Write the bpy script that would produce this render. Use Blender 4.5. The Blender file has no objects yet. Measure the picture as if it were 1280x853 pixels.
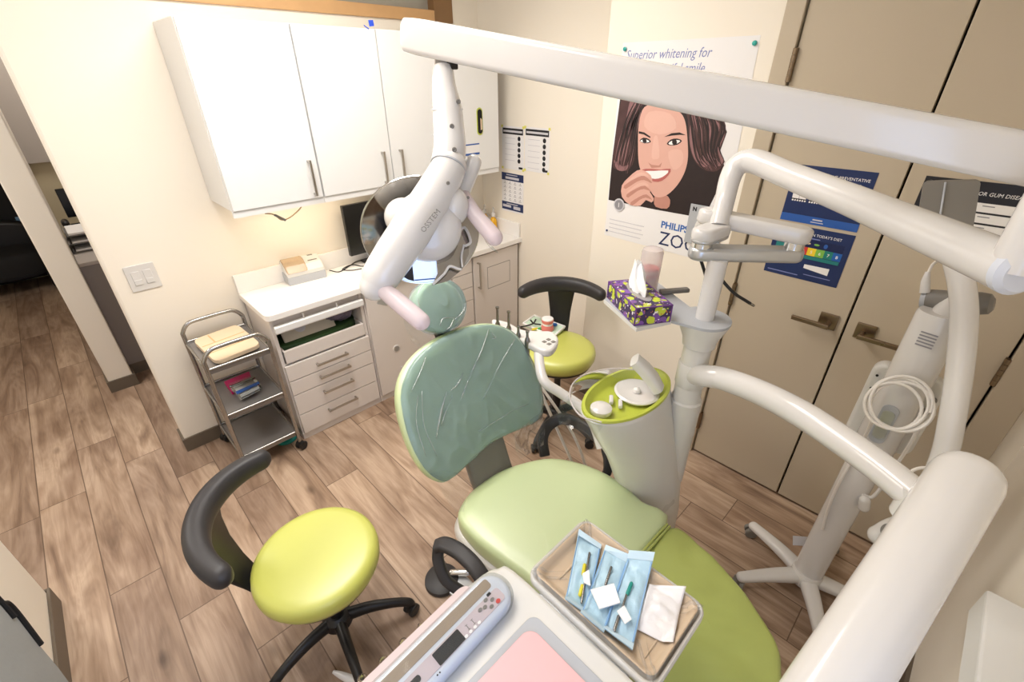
import bpy, bmesh, math, random
from mathutils import Vector, Matrix, noise
random.seed(7)
SC = bpy.context.scene
COL = SC.collection
PI = math.pi
R = math.radians

# ------------------------------------------------------------------ materials
def lin(h):
    h = h.lstrip('#')
    v = [int(h[i:i+2], 16)/255 for i in (0, 2, 4)]
    return tuple(c/12.92 if c <= .04045 else ((c+.055)/1.055)**2.4 for c in v) + (1.0,)

MATS = {}
def mat(name, col, rough=.5, metal=0.0, var=.04, scale=9.0, bump=0.0, bscale=60.0, coat=0.0, spec=.5, rvar=.06, coatr=.08, coati=1.5):
    """surface with a slight procedural unevenness of colour, gloss and (optionally) relief"""
    m = bpy.data.materials.new(name); m.use_nodes = True
    nt = m.node_tree; b = nt.nodes['Principled BSDF']
    tc = nt.nodes.new('ShaderNodeTexCoord')
    nz = nt.nodes.new('ShaderNodeTexNoise'); nz.inputs['Scale'].default_value = scale; nz.inputs['Detail'].default_value = 3
    nt.links.new(tc.outputs['Object'], nz.inputs['Vector'])
    mx = nt.nodes.new('ShaderNodeMix'); mx.data_type = 'RGBA'
    c = lin(col)
    mx.inputs[6].default_value = tuple(max(0, x*(1-var)) for x in c[:3]) + (1,)
    mx.inputs[7].default_value = tuple(min(1, x*(1+var)) for x in c[:3]) + (1,)
    nt.links.new(nz.outputs['Fac'], mx.inputs[0]); nt.links.new(mx.outputs[2], b.inputs['Base Color'])
    mr = nt.nodes.new('ShaderNodeMapRange')
    mr.inputs['To Min'].default_value = max(.02, rough-rvar); mr.inputs['To Max'].default_value = min(1, rough+rvar)
    nt.links.new(nz.outputs['Fac'], mr.inputs['Value']); nt.links.new(mr.outputs['Result'], b.inputs['Roughness'])
    b.inputs['Metallic'].default_value = metal
    b.inputs['Coat Weight'].default_value = coat; b.inputs['Coat Roughness'].default_value = coatr; b.inputs['Coat IOR'].default_value = coati
    b.inputs['Specular IOR Level'].default_value = spec
    if bump:
        n2 = nt.nodes.new('ShaderNodeTexNoise'); n2.inputs['Scale'].default_value = bscale; n2.inputs['Detail'].default_value = 4
        nt.links.new(tc.outputs['Object'], n2.inputs['Vector'])
        bp = nt.nodes.new('ShaderNodeBump'); bp.inputs['Strength'].default_value = bump; bp.inputs['Distance'].default_value = .004
        nt.links.new(n2.outputs['Fac'], bp.inputs['Height']); nt.links.new(bp.outputs['Normal'], b.inputs['Normal'])
    MATS[name] = m
    return m

def film(name, tint, gloss=.25, rough=.08, body=0.0, bodycol='#ffffff', bump=.0, bscale=20.0):
    """thin clear plastic: mostly see-through, glossy at grazing angles, optionally milky"""
    m = bpy.data.materials.new(name); m.use_nodes = True
    nt = m.node_tree; nt.nodes.remove(nt.nodes['Principled BSDF']); out = nt.nodes['Material Output']
    tr = nt.nodes.new('ShaderNodeBsdfTransparent'); tr.inputs['Color'].default_value = lin(tint)
    gl = nt.nodes.new('ShaderNodeBsdfGlossy'); gl.inputs['Roughness'].default_value = rough
    df = nt.nodes.new('ShaderNodeBsdfDiffuse'); df.inputs['Color'].default_value = lin(bodycol)
    fr = nt.nodes.new('ShaderNodeFresnel'); fr.inputs['IOR'].default_value = 1.45
    m1 = nt.nodes.new('ShaderNodeMixShader'); m1.inputs[0].default_value = body
    nt.links.new(tr.outputs[0], m1.inputs[1]); nt.links.new(df.outputs[0], m1.inputs[2])
    ad = nt.nodes.new('ShaderNodeMath'); ad.operation = 'MULTIPLY'; ad.inputs[1].default_value = gloss*4; ad.use_clamp = True
    nt.links.new(fr.outputs[0], ad.inputs[0])
    m2 = nt.nodes.new('ShaderNodeMixShader'); nt.links.new(ad.outputs[0], m2.inputs[0])
    nt.links.new(m1.outputs[0], m2.inputs[1]); nt.links.new(gl.outputs[0], m2.inputs[2])
    nt.links.new(m2.outputs[0], out.inputs['Surface'])
    if bump:
        tc = nt.nodes.new('ShaderNodeTexCoord'); n2 = nt.nodes.new('ShaderNodeTexNoise')
        n2.inputs['Scale'].default_value = bscale; n2.inputs['Detail'].default_value = 2
        nt.links.new(tc.outputs['Object'], n2.inputs['Vector'])
        bp = nt.nodes.new('ShaderNodeBump'); bp.inputs['Strength'].default_value = bump; bp.inputs['Distance'].default_value = .01
        nt.links.new(n2.outputs['Fac'], bp.inputs['Height'])
        nt.links.new(bp.outputs['Normal'], gl.inputs['Normal']); nt.links.new(bp.outputs['Normal'], fr.inputs['Normal'])
    MATS[name] = m
    return m

def glow(name, col, strength):
    m = bpy.data.materials.new(name); m.use_nodes = True
    b = m.node_tree.nodes['Principled BSDF']
    b.inputs['Base Color'].default_value = lin(col)
    b.inputs['Emission Color'].default_value = lin(col); b.inputs['Emission Strength'].default_value = strength
    MATS[name] = m
    return m

def wood_floor():
    """vinyl planks running along Y: per-plank offset, tone and grain"""
    m = bpy.data.materials.new('plank_floor'); m.use_nodes = True
    nt = m.node_tree; N = nt.nodes.new; L = nt.links.new; b = nt.nodes['Principled BSDF']
    geo = N('ShaderNodeNewGeometry'); sp = N('ShaderNodeSeparateXYZ'); L(geo.outputs['Position'], sp.inputs[0])
    def math_(op, a, bb=None, c=None):
        n = N('ShaderNodeMath'); n.operation = op
        for i, v in enumerate((a, bb, c)):
            if v is None: continue
            if isinstance(v, (int, float)): n.inputs[i].default_value = v
            else: L(v, n.inputs[i])
        return n.outputs[0]
    W, LEN = .184, 1.22
    u = math_('DIVIDE', math_('ADD', sp.outputs['X'], 10.0-.196), W)
    row = math_('FLOOR', u); fu = math_('SUBTRACT', u, row)
    wn = N('ShaderNodeTexWhiteNoise'); wn.noise_dimensions = '1D'; L(row, wn.inputs['W'])
    v = math_('ADD', math_('DIVIDE', sp.outputs['Y'], LEN), math_('MULTIPLY', wn.outputs['Value'], 7.0))
    pl = math_('FLOOR', v); fv = math_('SUBTRACT', v, pl)
    cb = N('ShaderNodeCombineXYZ'); L(row, cb.inputs[0]); L(pl, cb.inputs[1])
    w2 = N('ShaderNodeTexWhiteNoise'); w2.noise_dimensions = '3D'; L(cb.outputs[0], w2.inputs['Vector'])
    sc = N('ShaderNodeVectorMath'); sc.operation = 'SCALE'; L(w2.outputs['Color'], sc.inputs[0]); sc.inputs['Scale'].default_value = 37.0
    ad = N('ShaderNodeVectorMath'); ad.operation = 'ADD'; L(geo.outputs['Position'], ad.inputs[0]); L(sc.outputs[0], ad.inputs[1])
    def grain(sx, sy, detail, dist, rough=.55):
        mp = N('ShaderNodeMapping'); mp.inputs['Scale'].default_value = (sx, sy, 1); L(ad.outputs[0], mp.inputs[0])
        n = N('ShaderNodeTexNoise'); n.inputs['Scale'].default_value = 1; n.inputs['Detail'].default_value = detail
        n.inputs['Distortion'].default_value = dist; n.inputs['Roughness'].default_value = rough
        L(mp.outputs[0], n.inputs['Vector']); return n.outputs['Fac']
    big = grain(9, 1.3, 3, 1.6); fine = grain(60, 3.0, 5, .8, .65); cloud = grain(3.5, 1.6, 3, .5)
    def ramp(f, stops):
        r = N('ShaderNodeValToRGB'); e = r.color_ramp.elements
        e[0].position, e[0].color = stops[0][0], lin(stops[0][1]); e[1].position, e[1].color = stops[-1][0], lin(stops[-1][1])
        for p, c in stops[1:-1]:
            x = e.new(p); x.color = lin(c)
        L(f, r.inputs[0]); return r.outputs[0]
    base = ramp(big, [(.26, '#8d7868'), (.42, '#b49e8a'), (.58, '#ccb8a5'), (.76, '#aa927e')])
    def mix(a, bcol, fac, mode='MIX'):
        n = N('ShaderNodeMix'); n.data_type = 'RGBA'; n.blend_type = mode
        for s, x in ((0, fac), (6, a), (7, bcol)):
            if isinstance(x, (int, float)): n.inputs[s].default_value = x
            elif isinstance(x, tuple): n.inputs[s].default_value = x
            else: L(x, n.inputs[s])
        return n.outputs[2]
    col = mix(base, ramp(fine, [(.30, '#a08a76'), (.58, '#ffffff')]), .32, 'MULTIPLY')
    col = mix(col, ramp(cloud, [(.3, '#a39086'), (.62, '#ffffff')]), .65, 'MULTIPLY')
    tone = ramp(w2.outputs['Value'], [(0, '#d6cbc3'), (1, '#fff6ec')])
    col = mix(col, tone, .8, 'MULTIPLY')
    kn = N('ShaderNodeTexVoronoi'); mpk = N('ShaderNodeMapping'); mpk.inputs['Scale'].default_value = (5, 2.2, 1)
    L(ad.outputs[0], mpk.inputs[0]); L(mpk.outputs[0], kn.inputs['Vector']); kn.inputs['Scale'].default_value = 1.1
    col = mix(col, ramp(kn.outputs['Distance'], [(.03, '#5a4636'), (.13, '#ffffff')]), .55, 'MULTIPLY')
    eu = math_('MULTIPLY', math_('MINIMUM', fu, math_('SUBTRACT', 1.0, fu)), W)
    ev = math_('MULTIPLY', math_('MINIMUM', fv, math_('SUBTRACT', 1.0, fv)), LEN)
    seam = math_('LESS_THAN', math_('MINIMUM', eu, ev), .0021)
    col = mix(col, lin('#5e4a3b'), math_('MULTIPLY', seam, .85))
    L(col, b.inputs['Base Color'])
    L(math_('ADD', .34, math_('MULTIPLY', fine, .22)), b.inputs['Roughness'])
    b.inputs['Specular IOR Level'].default_value = .4
    bp = N('ShaderNodeBump'); bp.inputs['Strength'].default_value = .25; bp.inputs['Distance'].default_value = .002
    L(math_('SUBTRACT', fine, math_('MULTIPLY', seam, 1.2)), bp.inputs['Height']); L(bp.outputs[0], b.inputs['Normal'])
    return m

mat('cream_wall', '#f3ebdd', .75, var=.015, scale=2, bump=.05, bscale=220)
mat('white_ceiling', '#f2efe9', .85, var=.02)
mat('taupe_paint', '#bfb19b', .5, var=.02, scale=2, bump=.03, bscale=180)
mat('dark_gap', '#15120f', .9)
mat('brown_vinyl', '#6a5f52', .55, var=.08)
mat('white_laminate', '#e9e9e8', .38, var=.012, scale=3)
mat('grey_laminate', '#ddd5cf', .42, var=.015, scale=3)
mat('worktop', '#f5f2ee', .35, var=.015, scale=40)
mat('brushed_nickel', '#b9b4ad', .32, 1.0, var=.1, scale=30)
mat('bronze_metal', '#8d7c68', .3, 1.0, var=.1, scale=30)
mat('chrome', '#d9d9d8', .12, 1.0, var=.03)
mat('white_plastic', '#dbd8d5', .22, var=.01, scale=3, coat=.4)
mat('unit_white', '#dad8d3', .3, var=.012, scale=3, coat=.25)
mat('cool_white_plastic', '#d2d7e2', .3, var=.012, scale=3, coat=.3)
mat('grey_plastic', '#7c7872', .45, var=.03)
mat('light_grey_plastic', '#b1b4b9', .42, var=.03)
mat('silver_paint', '#c4c6c8', .3, .7, var=.04)
mat('black_plastic', '#1b1a1b', .42, var=.1, bump=.04, bscale=300)
mat('charcoal_urethane', '#2e2c2e', .48, var=.06, bump=.05, bscale=250)
mat('green_vinyl', '#c6c95c', .42, var=.03, scale=4, bump=.08, bscale=420, coat=.9, coatr=.42, coati=1.75)
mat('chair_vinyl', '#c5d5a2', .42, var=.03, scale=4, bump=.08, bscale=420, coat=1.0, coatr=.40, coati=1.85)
mat('leg_cover', '#a3ad5c', .40, var=.04, scale=6, bump=.0, coat=.5, coatr=.35, coati=1.6)
mat('sheer_green', '#7fa88c', .3, var=.02)
mat('steel_tube', '#a9a7a4', .25, .9, var=.06)
mat('shelf_grey', '#8d8987', .38, .55, var=.05)
mat('bamboo', '#dcc6a8', .5, var=.08, scale=14)
mat('magenta', '#b8125f', .45)
mat('pink_rubber', '#e8b4b4', .55, var=.015)
mat('beige_tray', '#c9b193', .42, var=.03)
mat('paper_white', '#f4f1ee', .7, var=.01)
mat('gauze', '#f6f5f4', .85, var=.03, scale=60, bump=.3, bscale=300)
mat('poster_white', '#eeecec', .4, var=.008)
mat('navy_print', '#1b2d5c', .35, var=.06)
mat('deep_navy', '#15224e', .35, var=.1, scale=3)
mat('mid_blue', '#2a5aa8', .4)
mat('black_print', '#16151d', .4)
mat('grey_print', '#8f8d92', .6)
mat('pale_print', '#cfcdd2', .6)
mat('lavender_print', '#7d86b8', .5)
mat('blue_logo', '#2a63b0', .5)
mat('teal_pin', '#2aa39a', .4)
mat('yellow_tape', '#e6e070', .6)
mat('yellow_print', '#f0cf2f', .5)
mat('lime_print', '#7db74a', .5)
mat('teal_print', '#1d7f73', .5)
mat('blue_print', '#1f5fae', .5)
mat('red_print', '#d0382f', .5)
mat('teal_bar', '#207c7a', .5)
mat('skin', '#dcab9c', .5, var=.04, scale=20)
mat('skin_light', '#e3b6a7', .5, var=.03, scale=20)
mat('skin_shade', '#bf8879', .5, var=.04, scale=20)
mat('hair', '#4a2f2f', .5, var=.35, scale=30)
mat('hair_light', '#8d6768', .5, var=.2, scale=30)
mat('hair_dark', '#241719', .5, var=.2, scale=30)
mat('lips', '#b5645f', .5)
mat('teeth', '#f6f2f0', .4)
mat('sink_steel', '#a8a49c', .25, .9)
mat('amber_soap', '#e0a818', .2, var=.05)
mat('soft_pink', '#e9cfc9', .5)
mat('dark_screen', '#101114', .25)
mat('hall_grey', '#8a827e', .7, var=.03)
mat('hall_beige', '#d0c2a2', .75, var=.03)
mat('hall_grey_light', '#b3aaa2', .75, var=.03)
mat('oak', '#d0a472', .5, var=.14, scale=8)
mat('oak_dark', '#8a6844', .5, var=.14, scale=8)
mat('grey_glass', '#a6a297', .15, var=.02)
mat('dark_green_bag', '#2c4a22', .6, var=.2, scale=20)
mat('kraft', '#cfc6b4', .7, var=.05)
mat('mauve_bag', '#6e6578', .35, var=.3, scale=16, bump=.5, bscale=30)
mat('pouch_blue', '#b0d0e2', .32, var=.10, scale=26, bump=.8, bscale=40)
mat('pouch_paper', '#c5dcea', .6, var=.04, scale=20, bump=.25, bscale=60)
mat('white_wrap', '#eceaec', .35, var=.04, scale=20, bump=.6, bscale=40)
mat('yellow_grip', '#d8cc34', .4)
mat('teal_grip', '#1f8a80', .4)
mat('steel', '#8f8d8b', .25, 1.0)
mat('black_cord', '#141314', .4)
mat('tan_cord', '#a08a68', .5)
mat('white_cord', '#e4dfd8', .4)
mat('purple_box', '#6b3d86', .5)
mat('mint_tray', '#d4ecd6', .45)
mat('coral_model', '#e08078', .45, var=.05)
mat('grey_fabric', '#a3a8a9', .9, var=.06, scale=8, bump=.4, bscale=40)
mat('black_fabric', '#17171a', .8, var=.2)
mat('blue_tape', '#2f55d8', .5)
mat('mirror', '#a9a6a2', .06, 1.0, var=.02)
mat('lens_navy', '#10182c', .08)
mat('blue_glass', '#7fa6c8', .2)
mat('lime_cap', '#b9c34a', .35, var=.03)
mat('smoke_lid', '#b9a184', .15, var=.1, scale=30)
mat('yellow_clip', '#d9c53a', .5)
mat('green_clip', '#3f9a4c', .5)
film('clear_film', '#f6f8f8', .10, .12, .03, '#f0f4f8', bump=.5, bscale=14)
film('sleeve_film', '#e6f0f2', .20, .16, .30, '#b2cdd6', bump=.7, bscale=12)
film('clear_plastic', '#f4f6f4', .28, .05)
film('frosted_tube', '#fbf6f5', .12, .25, .35, '#fbf6f6')
film('pink_film', '#f8ecef', .12, .2, .6, '#f1e4e8')
film('tray_wrap', '#ffffff', .05, .2, .06, '#ffffff', bump=.2, bscale=40)
film('smoke_film', '#efe6dc', .2, .08, .45, '#cdbba6')
glow('lamp_panel', '#fff3df', 3.0)
glow('warm_strip', '#ffdca8', 6.0)
glow('lens_glow', '#cfe0ff', .95)
film('crease_glint_film', '#ffffff', .9, .05, .22, '#f4fbfc')
mat('black_door', '#09090b', .7)
glow('cool_fill_pane', '#c8dcff', .8)
mat('pouch_seam', '#7fa9d6', .5)
FLOOR = wood_floor()

def tissue_mat():
    """purple card printed with lime leaves, dark stems and white bits"""
    m = bpy.data.materials.new('tissue_print'); m.use_nodes = True
    nt = m.node_tree; N = nt.nodes.new; L = nt.links.new; b = nt.nodes['Principled BSDF']
    tc = N('ShaderNodeTexCoord'); cur = lin('#3a2a55')
    def layer(prev, scale, thr, col, off, metric='EUCLIDEAN'):
        mp = N('ShaderNodeMapping'); mp.inputs['Location'].default_value = off; L(tc.outputs['Object'], mp.inputs[0])
        nz = N('ShaderNodeTexNoise'); nz.inputs['Scale'].default_value = scale*.8
        L(mp.outputs[0], nz.inputs['Vector'])
        ads = N('ShaderNodeVectorMath'); ads.operation = 'SCALE'; ads.inputs['Scale'].default_value = .03
        L(nz.outputs['Color'], ads.inputs[0])
        ad = N('ShaderNodeVectorMath'); ad.operation = 'ADD'; L(mp.outputs[0], ad.inputs[0]); L(ads.outputs[0], ad.inputs[1])
        vo = N('ShaderNodeTexVoronoi'); vo.inputs['Scale'].default_value = scale; L(ad.outputs[0], vo.inputs['Vector'])
        lt = N('ShaderNodeMath'); lt.operation = 'LESS_THAN'; lt.inputs[1].default_value = thr; L(vo.outputs['Distance'], lt.inputs[0])
        mx = N('ShaderNodeMix'); mx.data_type = 'RGBA'; L(lt.outputs[0], mx.inputs[0])
        if isinstance(prev, tuple): mx.inputs[6].default_value = prev
        else: L(prev, mx.inputs[6])
        mx.inputs[7].default_value = lin(col); return mx.outputs[2]
    c = layer(cur, 24, .42, '#7a4fa0', (0, 0, 0)); c = layer(c, 30, .30, '#261a3c', (3, 1, 2))
    c = layer(c, 34, .40, '#c3d23c', (7, 5, 1)); c = layer(c, 60, .22, '#efe9ee', (2, 9, 4)); c = layer(c, 70, .18, '#c9763d', (5, 2, 8))
    L(c, b.inputs['Base Color']); b.inputs['Roughness'].default_value = .45
    return m
TISSUE = tissue_mat()
def M(n): return MATS[n] if isinstance(n, str) else n

# ------------------------------------------------------------------ mesh builder
def crs(pts, n=8):
    """Catmull-Rom through points"""
    P = [Vector(p) for p in pts]
    if len(P) < 3: return P
    P = [P[0]*2-P[1]] + P + [P[-1]*2-P[-2]]; out = []
    for i in range(1, len(P)-2):
        a, b, c, d = P[i-1:i+3]
        for k in range(n):
            t = k/n
            out.append(.5*((2*b)+(c-a)*t+(2*a-5*b+4*c-d)*t*t+(3*b-a-3*c+d)*t**3))
    out.append(P[-2]); return out

def lerp_list(v, n):
    out = []
    for i in range(n):
        t = i/(n-1)*(len(v)-1); k = min(int(t), len(v)-2)
        out.append(v[k]*(1-(t-k))+v[k+1]*(t-k))
    return out

def smooth_loop(pts, n=6):
    P = [Vector(p) for p in pts]; out = []; m = len(P)
    for i in range(m):
        a, b, c, d = P[i-1], P[i], P[(i+1) % m], P[(i+2) % m]
        for k in range(n):
            t = k/n
            out.append(.5*((2*b)+(c-a)*t+(2*a-5*b+4*c-d)*t*t+(3*b-a-3*c+d)*t**3))
    return out

def rrect(w, h, r, n=5):
    o = []
    for cx, cy, a in ((w/2-r, h/2-r, 0), (-w/2+r, h/2-r, 90), (-w/2+r, -h/2+r, 180), (w/2-r, -h/2+r, 270)):
        for k in range(n+1):
            t = R(a+90*k/n); o.append((cx+r*math.cos(t), cy+r*math.sin(t)))
    return o

def ellipse(a, b, n=40):
    return [(a*math.cos(2*PI*k/n), b*math.sin(2*PI*k/n)) for k in range(n)]

def frame(o, x, y):
    """matrix with origin o, local x along x, local y near y"""
    x = Vector(x).normalized(); z = x.cross(Vector(y)).normalized(); y = z.cross(x)
    m = Matrix((x, y, z)).transposed().to_4x4(); m.translation = Vector(o); return m

def toward(o, z, up=(0, 0, 1)):
    """matrix whose local z points along z and local y is near up"""
    z = Vector(z).normalized(); x = Vector(up).cross(z)
    if x.length < 1e-4: x = Vector((1, 0, 0)).cross(z)
    x.normalize(); y = z.cross(x)
    m = Matrix((x, y, z)).transposed().to_4x4(); m.translation = Vector(o); return m

class MB:
    def __init__(s): s.b = bmesh.new()
    def _in(s, t, mtx=None):
        if mtx is not None: t.transform(mtx)
        me = bpy.data.meshes.new('t'); t.to_mesh(me); t.free(); s.b.from_mesh(me); bpy.data.meshes.remove(me); return s
    def box(s, x0, x1, y0, y1, z0, z1, bev=0.0, seg=2, mtx=None):
        t = bmesh.new(); bmesh.ops.create_cube(t, size=1)
        for v in t.verts: v.co = Vector(((x0+x1)/2+v.co.x*(x1-x0), (y0+y1)/2+v.co.y*(y1-y0), (z0+z1)/2+v.co.z*(z1-z0)))
        if bev: bmesh.ops.bevel(t, geom=t.edges[:], offset=bev, segments=seg, affect='EDGES', profile=.5)
        bmesh.ops.recalc_face_normals(t, faces=t.faces[:])
        for f in t.faces: f.smooth = max(abs(c) for c in f.normal) < .999
        return s._in(t, mtx)
    def prism(s, out, depth, mtx=None, bev=0.0, seg=2, z0=0.0):
        t = bmesh.new(); n = len(out)
        lo = [t.verts.new((p[0], p[1], z0)) for p in out]; hi = [t.verts.new((p[0], p[1], z0+depth)) for p in out]
        f0 = t.faces.new(lo[::-1]); f1 = t.faces.new(hi)
        for i in range(n): t.faces.new((lo[i], lo[(i+1) % n], hi[(i+1) % n], hi[i]))
        bmesh.ops.recalc_face_normals(t, faces=t.faces[:])
        if bev:
            ed = [e for f in (f0, f1) for e in f.edges]
            bmesh.ops.bevel(t, geom=list(set(ed)), offset=bev, segments=seg, affect='EDGES', profile=.5)
        t.normal_update()
        for f in t.faces: f.smooth = abs(f.normal.z) < .999 and (n > 8 or abs(f.normal.z) > .01)
        return s._in(t, mtx)
    def loft(s, rings, cap=True, closed=True):
        b = s.b; V = [[b.verts.new(p) for p in r] for r in rings]; n = len(rings[0])
        for i in range(len(V)-1):
            for j in range(n if closed else n-1):
                k = (j+1) % n
                try: b.faces.new((V[i][j], V[i][k], V[i+1][k], V[i+1][j])).smooth = True
                except ValueError: pass
        if cap and closed:
            for r, rev in ((V[0], True), (V[-1], False)):
                try: b.faces.new(r[::-1] if rev else r)
                except ValueError: pass
        return s
    def tube(s, pts, r, n=16, sm=0, cap=True, prof=None, up=None):
        """sweep a circle (or a 2-D profile scaled by r) along points"""
        P = crs(pts, sm) if sm else [Vector(p) for p in pts]
        Rr = [r]*len(P) if isinstance(r, (int, float)) else lerp_list(list(r), len(P))
        T = [(P[min(i+1, len(P)-1)]-P[max(i-1, 0)]).normalized() for i in range(len(P))]
        ref = Vector(up) if up else (Vector((0, 0, 1)) if abs(T[0].z) < .9 else Vector((0, 1, 0)))
        u = ref; rings = []
        pr = prof or [(math.cos(2*PI*k/n), math.sin(2*PI*k/n)) for k in range(n)]
        for i, p in enumerate(P):
            base = ref if up else u
            x = base.cross(T[i])
            if x.length < 1e-5: x = Vector((1, 0, 0)).cross(T[i])
            x.normalize(); y = T[i].cross(x); u = y
            rings.append([p+(x*a+y*b)*Rr[i] for a, b in pr])
        return s.loft(rings, cap)
    def capsule(s, pts, r, n=16, sm=0, prof=None, up=None, k=5):
        """tube with rounded ends"""
        P = crs(pts, sm) if sm else [Vector(p) for p in pts]
        Rr = [r]*len(P) if isinstance(r, (int, float)) else lerp_list(list(r), len(P))
        d0 = (P[0]-P[1]).normalized(); d1 = (P[-1]-P[-2]).normalized()
        a = [(P[0]+d0*Rr[0]*math.sin(t), max(.02, math.cos(t))*Rr[0]) for t in [PI/2*(k-i)/k for i in range(k)]]
        c = [(P[-1]+d1*Rr[-1]*math.sin(t), max(.02, math.cos(t))*Rr[-1]) for t in [PI/2*(i+1)/k for i in range(k)]]
        pts2 = [x[0] for x in a]+P+[x[0] for x in c]; rr = [x[1] for x in a]+Rr+[x[1] for x in c]
        # radii are given per point here
        T = [(pts2[min(i+1, len(pts2)-1)]-pts2[max(i-1, 0)]).normalized() for i in range(len(pts2))]
        ref = Vector(up) if up else (Vector((0, 0, 1)) if abs(T[0].z) < .9 else Vector((0, 1, 0)))
        u = ref; rings = []
        pr = prof or [(math.cos(2*PI*q/n), math.sin(2*PI*q/n)) for q in range(n)]
        for i, p in enumerate(pts2):
            base = ref if up else u
            x = base.cross(T[i])
            if x.length < 1e-5: x = Vector((1, 0, 0)).cross(T[i])
            x.normalize(); y = T[i].cross(x); u = y
            rings.append([p+(x*aa+y*bb)*rr[i] for aa, bb in pr])
        return s.loft(rings, True)
    def lathe(s, prof, mtx=None, n=40, cap=True):
        rings = [[Vector((r*math.cos(2*PI*k/n), r*math.sin(2*PI*k/n), z)) for k in range(n)] for r, z in prof]
        if mtx is not None: rings = [[mtx @ p for p in q] for q in rings]
        return s.loft(rings, cap)
    def cyl(s, p0, p1, r0, r1=None, n=24):
        return s.tube([p0, p1], [r0, r0 if r1 is None else r1], n)
    def ball(s, c, r, n=20, sc=(1, 1, 1)):
        t = bmesh.new(); bmesh.ops.create_uvsphere(t, u_segments=n, v_segments=n//2, radius=r)
        for f in t.faces: f.smooth = True
        return s._in(t, Matrix.Translation(Vector(c)) @ Matrix.Diagonal((*sc, 1)))
    def poly(s, pts, mtx=None):
        P = [mtx @ Vector((p[0], p[1], p[2] if len(p) > 2 else 0)) for p in pts] if mtx is not None else [Vector(p) for p in pts]
        t = bmesh.new(); f = t.faces.new([t.verts.new(p) for p in P]); bmesh.ops.triangulate(t, faces=[f]); return s._in(t)
    def plate(s, pts, d):
        """flat outline given in space, thickened by vector d"""
        t = bmesh.new(); P = [Vector(p) for p in pts]; d = Vector(d); n = len(P)
        lo = [t.verts.new(p) for p in P]; hi = [t.verts.new(p+d) for p in P]
        t.faces.new(lo); t.faces.new(hi[::-1])
        for i in range(n): t.faces.new((lo[i], hi[i], hi[(i+1) % n], lo[(i+1) % n]))
        bmesh.ops.recalc_face_normals(t, faces=t.faces[:]); bmesh.ops.triangulate(t, faces=[f for f in t.faces if len(f.verts) > 4])
        return s._in(t)
    def cushion(s, out, h, mtx=None, crown=.02, edge=.02, bend=None, under=.93):
        """upholstered pad: outline in local xy, top near z=0, body h deep"""
        n = len(out); cx = sum(p[0] for p in out)/n; cy = sum(p[1] for p in out)/n
        lv = [(under, -h), (under+.04, -h+.004), (1.0-.004, -h*.72), (1, -h*.5), (.998, -h*.3), (.985, -edge*.55), (.955, -edge*.2), (.9, 0), (.75, crown*.45), (.5, crown*.8), (.25, crown*.96)]
        rings = []
        for k, z in lv:
            ring = []
            for p in out:
                x, y = cx+(p[0]-cx)*k, cy+(p[1]-cy)*k; v = Vector((x, y, z))
                if bend: v = bend(v)
                ring.append(mtx @ v if mtx is not None else v)
            rings.append(ring)
        return s.loft(rings, True)
    def text(s, body, size, mtx, shear=0.0, align='LEFT', ext=.0004, squeeze=1.0, bold=0.0):
        cu = bpy.data.curves.new('t', 'FONT'); cu.body = body; cu.size = size; cu.shear = shear; cu.align_x = align; cu.extrude = ext; cu.offset = bold*size; cu.resolution_u = 2
        o = bpy.data.objects.new('t', cu); COL.objects.link(o)
        dg = bpy.context.evaluated_depsgraph_get(); me = bpy.data.meshes.new_from_object(o.evaluated_get(dg))
        t = bmesh.new(); t.from_mesh(me); bpy.data.objects.remove(o); bpy.data.curves.remove(cu); bpy.data.meshes.remove(me)
        return s._in(t, mtx @ Matrix.Diagonal((squeeze, 1, 1, 1)))
    def build(s, name, m, parent=None, ang=38, label=None, sub=0, kind=None, flip=False):
        bmesh.ops.remove_doubles(s.b, verts=s.b.verts[:], dist=1e-6)
        bmesh.ops.recalc_face_normals(s.b, faces=s.b.faces[:])
        base = Vector()
        q = parent
        while q is not None: base += q.location; q = q.parent
        if parent is not None: bmesh.ops.translate(s.b, verts=s.b.verts[:], vec=-base)
        me = bpy.data.meshes.new(name); s.b.to_mesh(me); s.b.free()
        me.materials.append(M(m))
        fl = [p.use_smooth for p in me.polygons]
        me.set_sharp_from_angle(angle=R(ang))
        me.polygons.foreach_set('use_smooth', fl)
        o = bpy.data.objects.new(name, me); COL.objects.link(o)
        if parent is not None: o.parent = parent
        if sub:
            md = o.modifiers.new('sub', 'SUBSURF'); md.levels = sub; md.render_levels = sub
        if label: o['label'] = label
        if kind: o['kind'] = kind
        return o

def tag(o, label, cat, group=None, kind=None):
    o['label'] = label; o['category'] = cat
    if group: o['group'] = group
    if kind: o['kind'] = kind
    return o
def thing(name, loc, label, cat, group=None):
    o = bpy.data.objects.new(name, None); o.empty_display_size = .1; COL.objects.link(o); o.location = loc
    return tag(o, label, cat, group)
def solo(mb, name, m, label, cat, group=None, **k):
    return tag(mb.build(name, m, None, **k), label, cat, group)
def struct(o): o['kind'] = 'structure'; return o
def copy_tree(o, parent=None):
    c = o.copy(); COL.objects.link(c)
    if parent is not None: c.parent = parent
    for ch in list(o.children): copy_tree(ch, c)
    return c
def V(*a): return Vector(a)

# ================================================================== THE ROOM
XD = 2.15          # door and poster wall
XB = 2.415         # set-back wall at the end of the counter
YL = 2.77          # cabinet wall
YR = -0.405        # wall beside the camera
XN = -0.58         # wall behind the camera

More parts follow.
